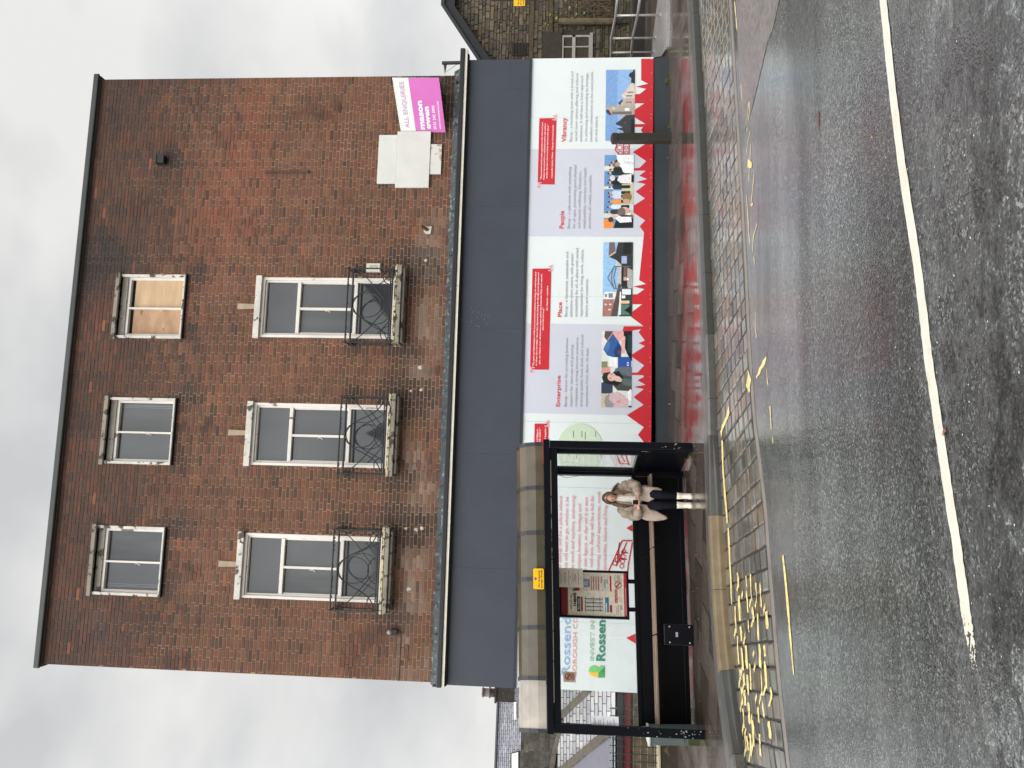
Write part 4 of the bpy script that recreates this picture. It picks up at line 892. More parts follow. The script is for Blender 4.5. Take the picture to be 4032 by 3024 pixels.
# market square with arched canopy
S = [((150, 190, 226), rc(0, 1, 0, 1)), ((172, 168, 162), rc(0, 1, 0, .3)), ((46, 66, 62), [(.0, 0), (.0, .42), (.26, .46), (.4, .35), (.4, 0)]),
     ((164, 118, 108), [(0, .62), (0, 1), (.23, .98), (.23, .62)]), ((226, 226, 222), [(.23, .55), (.23, 1), (.33, .93), (.33, .55)]), ((120, 128, 138), rc(.25, .31, .66, .80)), ((90, 112, 104), rc(.26, .3, .86, .92)),
     ((220, 214, 208), rc(.08, .10, .72, .80)), ((220, 214, 208), rc(.15, .17, .86, .93)), ((220, 214, 208), rc(.15, .17, .70, .78)),
     ((92, 76, 72), [(0, .50), (0, .72), (.45, .46), (.45, .36)]), ((236, 234, 228), [(.02, .38), (.02, .46), (.33, .42), (.33, .38)]), ((84, 122, 106), rc(.02, .16, .1, .38)), ((228, 196, 166), rc(.17, .21, .1, .4)), ((224, 230, 232), rc(.29, .37, .05, .35)), ((236, 240, 240), rc(.24, .28, .24, .36)),
     ((196, 188, 184), [(.42, .36), (.45, .50), (.7, .45), (.78, .5), (.78, .36)]), ((200, 194, 190), rc(.68, .76, .38, .58)), ((42, 44, 46), rc(.40, .70, .18, .38)), ((120, 90, 80), rc(.54, .68, .2, .3)), ((212, 168, 150), rc(.48, .53, .2, .3)), ((245, 245, 245), rc(.485, .51, .12, .2)),
     ((172, 170, 166), [(.38, 0), (.36, .16), (.56, .12), (.60, 0)]), ((52, 54, 58), [(.62, 0), (.70, .40), (.76, .56), (.80, .80), (.86, .58), (1, .5), (1, 0)]), ((110, 100, 104), [(.80, .82), (.86, .58), (1, .62), (1, .80)]), ((196, 176, 160), [(.79, .84), (.80, .80), (.86, .56), (.88, .58), (.81, .84)]),
     ((160, 178, 210), rc(.71, .81, .20, .38)), ((30, 36, 36), rc(.84, 1, .06, .32)), ((24, 30, 30), [(.03, .05), (.08, .27), (.14, .05)])]
def seg(a, b, wd=.006, hf=1):
    d = Vector((b[0]-a[0], (b[1]-a[1])*.4)); d.normalize(); n = Vector((-d.y, d.x))*wd
    return [(a[0]-n.x, a[1]-n.y*2.5), (b[0]-n.x, b[1]-n.y*2.5), (b[0]+n.x, b[1]+n.y*2.5), (a[0]+n.x, a[1]+n.y*2.5)]
for a, b in (((.37, .0), (.37, .64)), ((.67, .05), (.67, .64)), ((.37, .62), (.52, .84)), ((.52, .84), (.67, .62)), ((.37, .62), (.45, .69)), ((.45, .69), (.52, .71)), ((.52, .71), (.60, .69)), ((.60, .69), (.67, .62)), ((.38, .56), (.52, .64)), ((.52, .64), (.66, .56))): S.append(((96, 104, 112), seg(a, b)))
photo(Z3(1545, 1250), Z3(1555, 330), Z3(1187, 332), Z3(1175, 1252), S)
# close crowd with woollen hats
S = [((216, 218, 214), rc(0, 1, 0, 1)), ((196, 182, 160), rc(0, .22, .8, 1)), ((52, 66, 84), [(.18, .62), (.18, 1), (.32, 1), (.34, .85), (.30, .62)]), ((214, 150, 140), rc(.42, .53, .70, 1)), ((120, 138, 96), rc(.52, .60, .8, 1)), ((236, 238, 236), rc(.54, .66, .5, .74)),
     ((44, 84, 160), rc(.52, .66, .02, .46)), ((232, 238, 240), rc(.545, .56, .1, .16)), ((232, 238, 240), rc(.575, .59, .1, .16)),
     ((70, 76, 70), [(.21, .0), (.22, .46), (.28, .60), (.36, .70), (.44, .66), (.50, .50), (.53, .3), (.53, 0)]), ((98, 106, 116), [(.40, 0), (.44, .5), (.50, .56), (.53, .4), (.53, 0)]),
     ((28, 30, 34), [(.28, .50), (.32, .90), (.42, .72), (.48, .44), (.40, .28), (.33, .3)]), ((36, 50, 44), [(.33, .70), (.33, .93), (.39, .99), (.45, .92), (.46, .70), (.40, .80)]), ((222, 176, 166), el(.395, .66, .055, .14)), ((130, 84, 84), rc(.42, .435, .66, .70)), ((130, 84, 84), rc(.375, .39, .68, .72)), ((224, 184, 172), [(.33, .34), (.34, .52), (.38, .63), (.42, .56), (.40, .40), (.36, .3)]), ((92, 104, 106), [(.27, 0), (.30, .30), (.36, .34), (.38, .24), (.36, .0)]),
     ((204, 176, 178), [(0, .12), (0, .80), (.06, .86), (.14, .84), (.19, .66), (.20, .45), (.17, .30), (.10, .10)]), ((150, 142, 144), [(0, .60), (0, .84), (.06, .90), (.14, .86), (.19, .72), (.10, .74), (.04, .58)]), ((226, 150, 140), el(.075, .42, .02, .08)), ((244, 244, 240), [(.08, .0), (.10, .1), (.20, .12), (.24, .04), (.22, 0)]), ((40, 50, 80), rc(0, .02, 0, .1)),
     ((96, 76, 72), [(.86, .80), (.92, .92), (1, .9), (1, .3), (.9, .4)]), ((218, 164, 160), [(.84, .6), (.88, .82), (.95, .7), (1, .62), (1, .28), (.9, .26)]), ((20, 28, 34), [(.60, 0), (.70, .16), (.80, .25), (1, .28), (1, 0)]), ((226, 170, 166), [(.70, .24), (.72, .34), (.94, .36), (.93, .22)]), ((34, 60, 60), rc(.72, .95, 0, .14)),
     ((50, 92, 152), [(.66, .36), (.655, .62), (.68, .82), (.76, .95), (.84, .86), (.97, .64), (.86, .44), (.78, .34)]), ((34, 60, 112), [(.66, .38), (.655, .56), (.74, .60), (.84, .46), (.78, .34)]), ((96, 74, 72), el(.72, .42, .03, .07)), ((72, 116, 174), [(.72, .80), (.76, .92), (.84, .84), (.88, .74), (.80, .74)])]
photo(Z4(1537, 1120), Z4(1543, 172), Z4(1170, 172), Z4(1158, 1118), S)

# ------------------------------------------------------------ bus shelter
SA, SA2 = radians(8), radians(17)
SX = Vector((cos(SA), sin(SA), 0)); SN = Vector((-sin(SA2), cos(SA2), 0)); S0 = Vector((-3.299, -3.457, -.13))
def L(u, d, v):
    z = -.13+.0145*u+v*(2.14+.025*u)/2.24
    p = S0+SX*u+SN*d; return Vector((p.x-.006*v, p.y, z))
def sbox(mb, u0, u1, d0, d1, v0, v1, c=None):
    return mb.hexa([L(u0, d0, v0), L(u1, d0, v0), L(u1, d1, v0), L(u0, d1, v0), L(u0, d0, v1), L(u1, d0, v1), L(u1, d1, v1), L(u0, d1, v1)], c)
sh = thing('bus_shelter', 'black framed glass bus shelter with a curved translucent roof on the pavement', 'bus shelter', tuple(L(2, .5, 0)))
M_SHB = mat('black_shelter_paint', rgb(9, 11, 19), .3, spec=.3, var=.2, vscale=3, c2=rgb(60, 64, 66), thr=.76, nscale=30)
M_SHP = mat('dark_navy_panel', rgb(6, 8, 14), .4, spec=.25, var=.3, vscale=2)
def clear_glass(name, tint, dirt, ior=1.45):
    m = bpy.data.materials.new(name); m.use_nodes = True; t = m.node_tree; t.nodes.clear(); K = t.links.new
    o = nd(t, 'ShaderNodeOutputMaterial'); tr = nd(t, 'ShaderNodeBsdfTransparent'); tr.inputs[0].default_value = (*tint, 1)
    gl = nd(t, 'ShaderNodeBsdfGlossy'); gl.inputs['Roughness'].default_value = .03; df = nd(t, 'ShaderNodeBsdfDiffuse'); df.inputs[0].default_value = (.55, .58, .56, 1)
    fr = nd(t, 'ShaderNodeFresnel'); fr.inputs[0].default_value = ior
    fm = nd(t, 'ShaderNodeMath', operation='MULTIPLY'); K(fr.outputs[0], fm.inputs[0]); fm.inputs[1].default_value = 1.0 if ior > 1.3 else .35
    m1 = nd(t, 'ShaderNodeMixShader'); K(fm.outputs[0], m1.inputs[0]); K(tr.outputs[0], m1.inputs[1]); K(gl.outputs[0], m1.inputs[2])
    tcx = nd(t, 'ShaderNodeTexCoord'); n = nd(t, 'ShaderNodeTexNoise'); n.inputs['Scale'].default_value = 5; n.inputs['Detail'].default_value = 6; K(tcx.outputs['Object'], n.inputs[0])
    h = nd(t, 'ShaderNodeMapRange'); h.inputs['From Min'].default_value = .35; h.inputs['From Max'].default_value = .7; h.inputs['To Min'].default_value = dirt*.4; h.inputs['To Max'].default_value = dirt*1.4; K(n.outputs[0], h.inputs[0])
    m2 = nd(t, 'ShaderNodeMixShader'); K(h.outputs[0], m2.inputs[0]); K(m1.outputs[0], m2.inputs[1]); K(df.outputs[0], m2.inputs[2]); K(m2.outputs[0], o.inputs[0])
    return m
M_CLR = clear_glass('shelter_glass', (.965, .98, .985), .05); M_CLR2 = clear_glass('end_glass', (.94, .97, .96), .06, 1.12)
def roof_mat():
    m = bpy.data.materials.new('translucent_roof_sheet'); m.use_nodes = True; t = m.node_tree; t.nodes.clear(); K = t.links.new
    o = nd(t, 'ShaderNodeOutputMaterial'); df = nd(t, 'ShaderNodeBsdfDiffuse'); tl = nd(t, 'ShaderNodeBsdfTranslucent'); gl = nd(t, 'ShaderNodeBsdfGlossy'); gl.inputs['Roughness'].default_value = .25
    a = nd(t, 'ShaderNodeAttribute'); a.attribute_name = 'Col'
    tcx = nd(t, 'ShaderNodeTexCoord'); n = nd(t, 'ShaderNodeTexNoise'); n.inputs['Scale'].default_value = 3; n.inputs['Detail'].default_value = 5; K(tcx.outputs['Object'], n.inputs[0])
    h = nd(t, 'ShaderNodeMapRange'); h.inputs['From Min'].default_value = .3; h.inputs['From Max'].default_value = .7; h.inputs['To Min'].default_value = .75; h.inputs['To Max'].default_value = 1.25; K(n.outputs[0], h.inputs[0])
    s = nd(t, 'ShaderNodeVectorMath', operation='SCALE'); K(a.outputs[0], s.inputs[0]); K(h.outputs[0], s.inputs['Scale']); K(s.outputs[0], df.inputs[0]); K(s.outputs[0], tl.inputs[0])
    m1 = nd(t, 'ShaderNodeMixShader'); m1.inputs[0].default_value = .58; K(df.outputs[0], m1.inputs[1]); K(tl.outputs[0], m1.inputs[2])
    m2 = nd(t, 'ShaderNodeMixShader'); m2.inputs[0].default_value = .07; K(m1.outputs[0], m2.inputs[1]); K(gl.outputs[0], m2.inputs[2]); K(m2.outputs[0], o.inputs[0]); return m
M_ROOFS = roof_mat()
M_STRAP = mat('grey_metal_strap', rgb(38, 40, 46), .45, metal=.0, var=.1)
D = 1.10
def post(u0, u1, d0, d1, v0, v1, base=True):
    q = MB(); sbox(q, u0, u1, d0, d1, v0, v1); o = q.build('post', M_SHB, sh, bevel=.006)
    return o
post(-.09, .035, 0, .10, 0, 2.14); post(3.885, 4.0, 0, .10, 0, 2.14)
post(-.02, .06, D-.08, D, 0, 2.10); post(3.80, 3.90, D-.08, D, -.0, 2.10)
q = MB(); sbox(q, -.11, 4.01, -.02, .10, 2.142, 2.24); q.build('front_beam', M_SHB, sh, bevel=.006)
q = MB(); sbox(q, .036, 3.884, .01, .09, 2.03, 2.140); q.build('lower_beam', M_SHB, sh, bevel=.006)
q = MB(); sbox(q, .3, 3.7, .0, .008, 2.125, 2.138); q.build('gutter_strip', mat('tan_sealant', rgb(150, 142, 122), .6, c2=rgb(20, 20, 20), thr=.55, nscale=9), sh)
q = MB(); sbox(q, .05, 3.86, D-.10, D+.02, 2.08, 2.22); q.build('back_beam', M_SHB, sh, bevel=.006)
for u0, u1 in ((-.02, .05), (3.83, 3.93)):
    q = MB(); sbox(q, u0, u1, .10, D-.08, 2.06, 2.20); sbox(q, u0, u1, .10, D-.08, .76, .82); sbox(q, u0+.01, u1-.01, .10, .15, .82, 2.06); sbox(q, u0+.01, u1-.01, D-.13, D-.08, .82, 2.06); q.build('end_frame', M_SHB, sh, bevel=.004)
q = MB(); sbox(q, -.0, .012, .1, D-.08, .06, .76); q.build('end_panel', M_SHP, sh)
q = MB(); sbox(q, 3.87, 3.885, .1, D-.08, .05, .76); q.build('end_panel', M_SHP, sh)
q = MB(); q.poly([L(3.878, .15, .82), L(3.878, D-.13, .82), L(3.878, D-.13, 2.06), L(3.878, .15, 2.06)]); q.build('end_glass', M_CLR2, sh)
q = MB(); q.poly([L(.008, .15, .82), L(.008, D-.13, .82), L(.008, D-.13, 2.06), L(.008, .15, 2.06)]); q.build('end_glass', M_CLR2, sh)
q = MB(); sbox(q, .06, 3.80, D-.07, D-.01, .77, .835); q.build('mid_rail', M_SHB, sh, bevel=.004)
q = MB(); sbox(q, .06, 3.80, D-.06, D-.02, .018, .09); q.build('bottom_rail', M_SHB, sh, bevel=.004)
us = [.06, 1.30, 2.56, 3.80]
for a, b in zip(us, us[1:]):
    q = MB(); sbox(q, a+.004, b-.004, D-.045, D-.035, .09, .77); q.build('back_panel', M_SHP, sh)
    q = MB(); q.poly([L(a+.004, D-.04, .835), L(b-.004, D-.04, .835), L(b-.004, D-.04, 2.08), L(a+.004, D-.04, 2.08)]); q.build('back_glass', M_CLR, sh)
q = MB()
for b in us[1:-1]: sbox(q, b-.012, b+.012, D-.05, D-.03, .06, .80)
for u_ in (.4, 1.3, 1.9, 2.56, 3.1): sbox(q, u_-.06, u_+.06, D-.06, D-.02, 2.06, 2.082)
q.build('panel_clips', M_SHB, sh)
# roof: bays of a curved sheet, with metal straps
PR = [(.0, 2.245), (.01, 2.36), (.05, 2.50), (.13, 2.60), (.28, 2.655), (.52, 2.66), (.78, 2.58), (.98, 2.42), (1.06, 2.24)]
ub = [-.07, .61, 1.29, 1.96, 2.62, 3.28, 3.94]
for i, (a, b) in enumerate(zip(ub, ub[1:])):
    q = MB(); c = rgb(*[(206, 198, 186), (108, 99, 76), (104, 95, 72), (98, 90, 70), (110, 99, 76), (118, 104, 84)][i], 1.0)  # left end bay paler: its backlighting is put into the sheet colour
    n = 4
    for k in range(n):
        ua, ubb = a+(b-a)*k/n, a+(b-a)*(k+1)/n
        for (d0, v0), (d1, v1) in zip(PR, PR[1:]): q.poly([L(ua, d0, v0), L(ubb, d0, v0), L(ubb, d1, v1), L(ua, d1, v1)], c)
    q.build('roof_sheet', M_ROOFS, sh, col=True, smooth=True)
for i, u_ in enumerate(ub):
    q = MB(); w_ = .055; rings = []
    for d0, v0 in PR:
        rings.append([L(u_-w_/2, d0-.012, v0+.004), L(u_+w_/2, d0-.012, v0+.004), L(u_+w_/2, d0+.002, v0+.012), L(u_-w_/2, d0+.002, v0+.012)])
    q.loft(rings)
    for d0, v0 in (PR[1], PR[2]): p = L(u_, d0-.014, v0); q.ball(p, .008, n=6, m=4)
    q.build('roof_strap', M_STRAP, sh)
# bench: two timber coloured slats on brackets
M_SLAT = mat('brown_bench_slat', rgb(142, 122, 106), .4, var=.2, vscale=6, stretch=(.5, 6, 6), fine=.1)
for a, b in ((.08, 1.325), (1.345, 2.60), (2.62, 3.74)):
    q = MB(); sbox(q, a, b, .72, .80, .545, .578); sbox(q, a, b, .70, .719, .54, .575); sbox(q, a, b, .803, .90, .56, .592); q.build('bench_slat', M_SLAT, sh, bevel=.006)
q = MB()
for u_ in (.35, 1.2, 1.5, 2.4, 2.75, 3.6): sbox(q, u_-.02, u_+.02, .72, D-.05, .49, .54)
q.build('bench_bracket', M_SHB, sh)
q = MB()
for u_ in (.40, .82, 1.20, 1.62, 1.98, 2.35): sbox(q, u_-.015, u_+.015, D-.062, D-.058, .52, .545)
q.build('bracket_tabs', mat('pale_tab', rgb(130, 124, 112), .5), sh)
q = MB(); sbox(q, 1.135, 1.42, .17, .22, .07, .50)
jb = q.build('junction_box', M_SHB, sh, bevel=.008)
q = MB()
for u_ in (1.17, 1.385):
    for v_ in (.13, .42): q.ball(L(u_, .168, v_), .012, n=8, m=5)
sbox(q, 1.245, 1.31, .165, .169, .30, .335); q.build('bolts', mat('zinc', rgb(170, 170, 168), .4, metal=.4), jb)
q = MB(); q.tube([L(3.78, D-.09, 2.0), L(3.74, D-.1, 1.9), L(3.76, D-.1, 1.75), L(3.79, D-.09, 1.62)], .004, 5); q.build('loose_cable', M_SHB, sh)
random.seed(4); q = MB()
for k in range(38):
    if k < 22: u_, v_ = random.uniform(-.08, .02), random.gauss(.22, .09)
    elif k < 30: u_, v_ = random.uniform(3.9, 3.98), random.gauss(.25, .12)
    else: u_, v_ = random.uniform(-.08, .02), random.uniform(.4, 2)
    s_ = random.uniform(.003, .009); p = L(u_, -.001, max(.02, v_)); q.poly([p+Vector((s_*cos(a), 0, s_*sin(a)*1.4)) for a in (0, 1.2, 2.5, 3.8, 5)])
q.build('bird_splashes', mat('pale_splash', rgb(150, 154, 148), .7), sh)

# timetable case (a thing on the glass)
def on_sh(mb, d, u0, u1, v0, v1, c=None): mb.poly([L(u0, d, v0), L(u1, d, v0), L(u1, d, v1), L(u0, d, v1)], c)
tcs = thing('timetable_case', 'black framed bus timetable case fixed to the back glass of the shelter', 'timetable', tuple(L(1.93, .95, .9)))
CU0, CU1, CV0, CV1 = 1.57, 2.29, .93, 2.04; CD = 1.0
q = MB(); sbox(q, CU0, CU1, CD+.002, CD+.05, CV0, CV1)
q.build('case_back', M_SHB, tcs)
q = MB(); e_ = .035
sbox(q, CU0, CU0+e_, CD-.02, CD, CV0, CV1); sbox(q, CU1-e_, CU1, CD-.02, CD, CV0, CV1); sbox(q, CU0+e_, CU1-e_, CD-.02, CD, CV0, CV0+e_); sbox(q, CU0+e_, CU1-e_, CD-.02, CD, CV1-e_, CV1)
q.build('case_frame', M_SHB, tcs, bevel=.004)
q = MB()
for u_ in (1.72, 2.14): sbox(q, u_-.03, u_+.03, CD, CD+.03, .80, CV0)
q.build('mounting_leg', M_SHB, tcs)
PU0, PU1, PV0, PV1 = CU0+e_, CU1-e_, CV0+e_, CV1-e_
def cu(X, Y): return PU0+(925-Y)/750*(PU1-PU0), PV0+(1880-X)/1190*(PV1-PV0)
q = MB(); on_sh(q, CD-.001, PU0, PU1, PV0, PV1, rgb(238, 228, 208)); k_ = 0
def cr_(X0, X1, Y0, Y1, c):
    global k_; k_ += 1
    u0, v1 = cu(X0, Y1); u1, v0 = cu(X1, Y0); on_sh(q, CD-.001-.00015*k_, u0, u1, v0, v1, rgb(*c))
cr_(690, 802, 175, 925, (140, 36, 48)); cr_(802, 818, 175, 900, (110, 100, 92)); cr_(1830, 1880, 175, 925, (190, 44, 58)); cr_(980, 1036, 600, 855, (24, 22, 26)); cr_(1046, 1083, 600, 850, (150, 70, 60))
cr_(1100, 1470, 590, 865, (226, 222, 210))
for X in (1124, 1268, 1389): cr_(X, X+10, 600, 858, (44, 38, 50))
for Y in (626, 692, 757, 822): cr_(1130, 1447, Y, Y+13, (58, 40, 56))
for Y in (650, 716, 782): cr_(1140, 1440, Y, Y+8, (180, 176, 170))
cr_(1488, 1555, 600, 855, (70, 130, 160)); cr_(1500, 1520, 700, 850, (220, 226, 226)); cr_(1568, 1612, 730, 855, (180, 40, 60)); cr_(1568, 1600, 605, 722, (232, 228, 220))
cr_(1085, 1560, 210, 500, (222, 216, 202)); cr_(1085, 1220, 287, 435, (134, 136, 152)); cr_(1110, 1180, 330, 400, (168, 168, 180))
for i, X in enumerate((1236, 1278, 1322, 1365, 1418)):
    cr_(X, X+15, 240, 480 if i < 4 else 360, (176, 60, 72)); cr_(X+20, X+34, 245, 330, (190, 186, 174)); cr_(X+20, X+30, 375, 470, (200, 192, 180))
cr_(1470, 1510, 280, 440, (176, 180, 172)); cr_(1520, 1550, 290, 360, (168, 168, 158)); cr_(1578, 1608, 225, 495, (190, 50, 70)); cr_(1665, 1712, 455, 695, (186, 44, 58)); cr_(1655, 1790, 205, 320, (208, 198, 178)); cr_(1735, 1785, 460, 680, (224, 214, 196)); cr_(1715, 1760, 215, 300, (170, 168, 150)); cr_(1755, 1800, 720, 810, (186, 184, 168))
for X in (1690, 1712, 1732, 1770): cr_(X-6, X, 740, 890, (150, 148, 138))
cr_(960, 1030, 430, 500, (170, 50, 66))
q.build('poster', M_PRINT, tcs, col=True)
def ctext(body, X, Y0, Y1, cap, c, bold=.0, name='lettering', d=CD-.012):
    u0, v0 = cu(X, Y0); u1, _ = cu(X, Y1); _, vt = cu(X-cap, Y0); a, b, t_ = L(u0, d, v0), L(u1, d, v0), L(u0, d, vt)
    text_mesh(body, name, ink(c), a, (b-a).normalized(), (t_-a).normalized(), (t_-a).length, (b-a).length, bold=bold, parent=tcs)
ctext("When's the", 886, 832, 565, 34, (30, 26, 34), .01); ctext('next bus?', 960, 765, 290, 62, (26, 22, 32), .03); ctext('Bus times', 1020, 822, 632, 26, (236, 232, 226), .02); ctext('No fuss fit it', 1697, 690, 470, 20, (236, 220, 214), .02)
ctext('Plan journeys, live bus times and more online', 1866, 905, 430, 18, (240, 214, 214), .01)
def nosmoke(parent, cu_, cv_, r, d, m):
    q = MB(); n = 28
    for k in range(n):
        a, b = 2*pi*k/n, 2*pi*(k+1)/n
        q.poly([L(cu_+r*cos(t_)*s_, d, cv_+r*sin(t_)*s_) for t_, s_ in ((a, .80), (a, 1), (b, 1), (b, .80))])
    w_ = r*.09
    q.poly([L(cu_+(-r*.6-w_), d-.0003, cv_+(r*.6-w_)), L(cu_+(r*.6-w_), d-.0003, cv_+(-r*.6-w_)), L(cu_+(r*.6+w_), d-.0003, cv_+(-r*.6+w_)), L(cu_+(-r*.6+w_), d-.0003, cv_+(r*.6+w_))])
    q.build('prohibition_ring', m, parent)
    q = MB(); q.poly([L(cu_-r*.5, d+.0004, cv_-r*.12), L(cu_+r*.3, d+.0004, cv_-r*.12), L(cu_+r*.3, d+.0004, cv_+r*.08), L(cu_-r*.5, d+.0004, cv_+r*.08)])
    q.tube([L(cu_+r*.42, d, cv_+r*.05), L(cu_+r*.36, d, cv_+r*.3), L(cu_+r*.5, d, cv_+r*.5)], r*.04, 5); q.build('cigarette_symbol', ink((70, 60, 56)), parent)
u_, v_ = cu(1727, 380); nosmoke(tcs, u_, v_, .055, CD-.011, ink((150, 40, 50)))
# papers and stickers
def sheet(name, lab, cat, u0, u1, v0, v1, d, c, tw=0, group=None):
    t = thing(name, lab, cat, tuple(L(u0, d, v0)), group)
    q = MB(); a, b, c_, e2 = L(u0, d, v0), L(u1, d-.004, v0+tw), L(u1, d-.01, v1+tw), L(u0, d, v1)
    q.prism([a, b, c_, e2], (0, .0012, 0)); q.build('paper', mat(name+'_stock', rgb(*c), .6, var=.03, vscale=9), t); return t
def plines(t, u0, u1, v0, v1, d, spec, c=(120, 116, 116)):
    q = MB()
    for fv, fa, fb in spec:
        v = v1+(v0-v1)*fv; a, b = u0+(u1-u0)*fa, u0+(u1-u0)*fb; q.poly([L(a, d, v), L(b, d, v), L(b, d, v+.006), L(a, d, v+.006)])
    q.build('printed_lines', ink(c), t)
pn = sheet('paper_notice', 'white paper notice taped over the top corner of the timetable case', 'notice', 2.015, 2.305, 1.645, 2.055, CD-.035, (244, 236, 222), .008)
plines(pn, 2.015, 2.305, 1.645, 2.055, CD-.048, [(.10, .15, .85), (.16, .25, .7), (.26, .22, .76), (.32, .22, .78), (.44, .12, .88), (.50, .45, .6), (.60, .22, .8), (.66, .36, .64), (.71, .22, .74), (.82, .12, .88), (.91, .42, .58)])
pn = sheet('paper_notice', 'pale paper notice stuck to the glass at the left end of the shelter', 'notice', .045, .175, 1.14, 1.57, D-.085, (240, 238, 248))
plines(pn, .045, .175, 1.14, 1.57, D-.101, [(.12, .02, .8), (.18, .02, .55), (.28, .02, .6), (.34, .02, .58), (.45, .02, .85), (.60, .02, .6), (.66, .02, .35), (.72, .02, .5), (.83, .02, .72)])
pn = sheet('no_smoking_sticker', 'beige no smoking sticker with a red ring on the shelter glass', 'sticker', .635, .785, 1.795, 1.99, D-.048, (232, 214, 188))
nosmoke(pn, .71, 1.915, .048, D-.062, ink((170, 36, 40)))
plines(pn, .635, .785, 1.795, 1.99, D-.064, [(.70, .15, .85), (.76, .12, .88), (.84, .2, .8), (.90, .3, .7)], (150, 90, 76))
# yellow sign on the roof edge
ys = thing('bus_stop_sign', 'yellow no stopping sign with a blue and red roundel on the shelter roof edge', 'sign', tuple(L(1.95, -.05, 2.2)))
q = MB(); u0, u1, v0, v1 = 1.80, 2.10, 2.25, 2.42; r_ = .018; oc = []
for cx_, cz_, a0 in ((u1-r_, v1-r_, 0), (u0+r_, v1-r_, 90), (u0+r_, v0+r_, 180), (u1-r_, v0+r_, 270)):
    for k in range(4): a = radians(a0+30*k); oc.append((cx_+r_*cos(a), cz_+r_*sin(a)))
q.prism([L(a, -.05, b) for a, b in oc], Vector((0, .008, 0))); q.build('sign_plate', M_BLACKP, ys)
q = MB(); q.poly([L(1.95+(a-1.95)*.965, -.0515, 2.335+(b-2.335)*.93) for a, b in oc]); q.build('yellow_face', mat('sign_yellow', rgb(246, 190, 26), .4, var=.03), ys)
def ysx(body, u0_, u1_, v_, h_, b=.015):
    a, e2 = L(u0_, -.0535, v_), L(u1_, -.0535, v_); text_mesh(body, 'lettering', ink((30, 26, 20)), a, (e2-a).normalized(), (0, 0, 1), h_, (e2-a).length, bold=b, parent=ys, spacing=1.0)
ysx('No stopping', 1.835, 2.065, 2.315, .026); ysx('except buses', 1.82, 2.08, 2.278, .026)
q = MB(); q.poly([L(1.95+.02*cos(2*pi*k/20), -.053, 2.38+.02*sin(2*pi*k/20)) for k in range(20)]); q.build('roundel', ink((60, 80, 180)), ys)
q = MB()
for s_ in (1, -1): q.poly([L(1.95+a*.014-.003*s_*b, -.0535, 2.38+s_*a*.014+.003*b) for a, b in ((-1, -1), (1, -1), (1, 1), (-1, 1))])
q.build('red_cross', ink((200, 60, 80)), ys)
q = MB()
for u_ in (1.85, 2.05): q.ball(L(u_, -.053, 2.385), .007, n=8, m=4)
q.build('screw', mat('brass_screw', rgb(226, 206, 130), .4), ys)

# ------------------------------------------------------------ bollard
bo = thing('bollard', 'dark square timber bollard with a grooved top in front of the hoarding', 'bollard', (6.42, -.36, gz(6.4)))
a_ = at(*Z2(960, 820), -.36); bz = gz(6.4); q = MB(); bx = a_.x; zt = a_.z; hw = .082
q.hexa([(bx-hw, -.36-hw, bz-.02), (bx+hw, -.36-hw, bz-.02), (bx+hw, -.36+hw, bz-.02), (bx-hw, -.36+hw, bz-.02), (bx-hw, -.36-hw, zt-.15), (bx+hw, -.36-hw, zt-.15), (bx+hw, -.36+hw, zt-.15), (bx-hw, -.36+hw, zt-.15)])
M_BOL = mat('dark_mossy_timber', rgb(40, 36, 30), .6, var=.3, vscale=4, stretch=(6, 6, 1), c2=rgb(66, 66, 36), thr=.66, nscale=3, bump=.4)
q.build('shaft', M_BOL, bo, bevel=.008)
q = MB(); q.box(bx-hw+.012, bx+hw-.012, -.36-hw+.012, -.36+hw-.012, zt-.15, zt-.135); q.build('groove', M_BLACKP, bo)
q = MB(); q.box(bx-hw, bx+hw, -.36-hw, -.36+hw, zt-.135, zt-.03); q.hexa([(bx-hw, -.36-hw, zt-.03), (bx+hw, -.36-hw, zt-.03), (bx+hw, -.36+hw, zt-.03), (bx-hw, -.36+hw, zt-.03), (bx-hw+.04, -.36-hw+.04, zt+.005), (bx+hw-.04, -.36-hw+.04, zt+.005), (bx+hw-.04, -.36+hw-.04, zt+.005), (bx-hw+.04, -.36+hw-.04, zt+.005)]); q.build('cap', M_BOL, bo, bevel=.005)

# ------------------------------------------------------------ seated person
PF = L(3.215, .30, 0); PF.z = gz(PF.x)
pe = thing('person', 'seated person in a beige padded coat and cream boots looking down at a phone', 'person', tuple(PF))
def pp_(x, y, z): return PF+Vector((x, y, z))
M_SKIN = mat('skin', rgb(222, 170, 148), .5, var=.05, vscale=30)
M_COAT = mat('beige_padded_coat', rgb(158, 141, 126), .6, var=.18, vscale=14, bump=.25, bscale=50)
M_COATIN = mat('coat_lining', rgb(112, 92, 78), .7, var=.15, vscale=14)
M_JEAN = mat('dark_navy_jeans', rgb(9, 11, 22), .85, spec=.2, var=.2, vscale=12)
M_BOOT = mat('cream_boots', rgb(214, 206, 190), .55, var=.08, vscale=20)
M_SOLE = mat('beige_sole', rgb(150, 140, 122), .6)
M_HAIR = mat('light_brown_hair', rgb(132, 108, 76), .45, attr=True, var=.35, vscale=30, stretch=(1, 1, .3))
M_TOP = mat('white_knit_top', rgb(222, 216, 204), .7, var=.08, vscale=30)
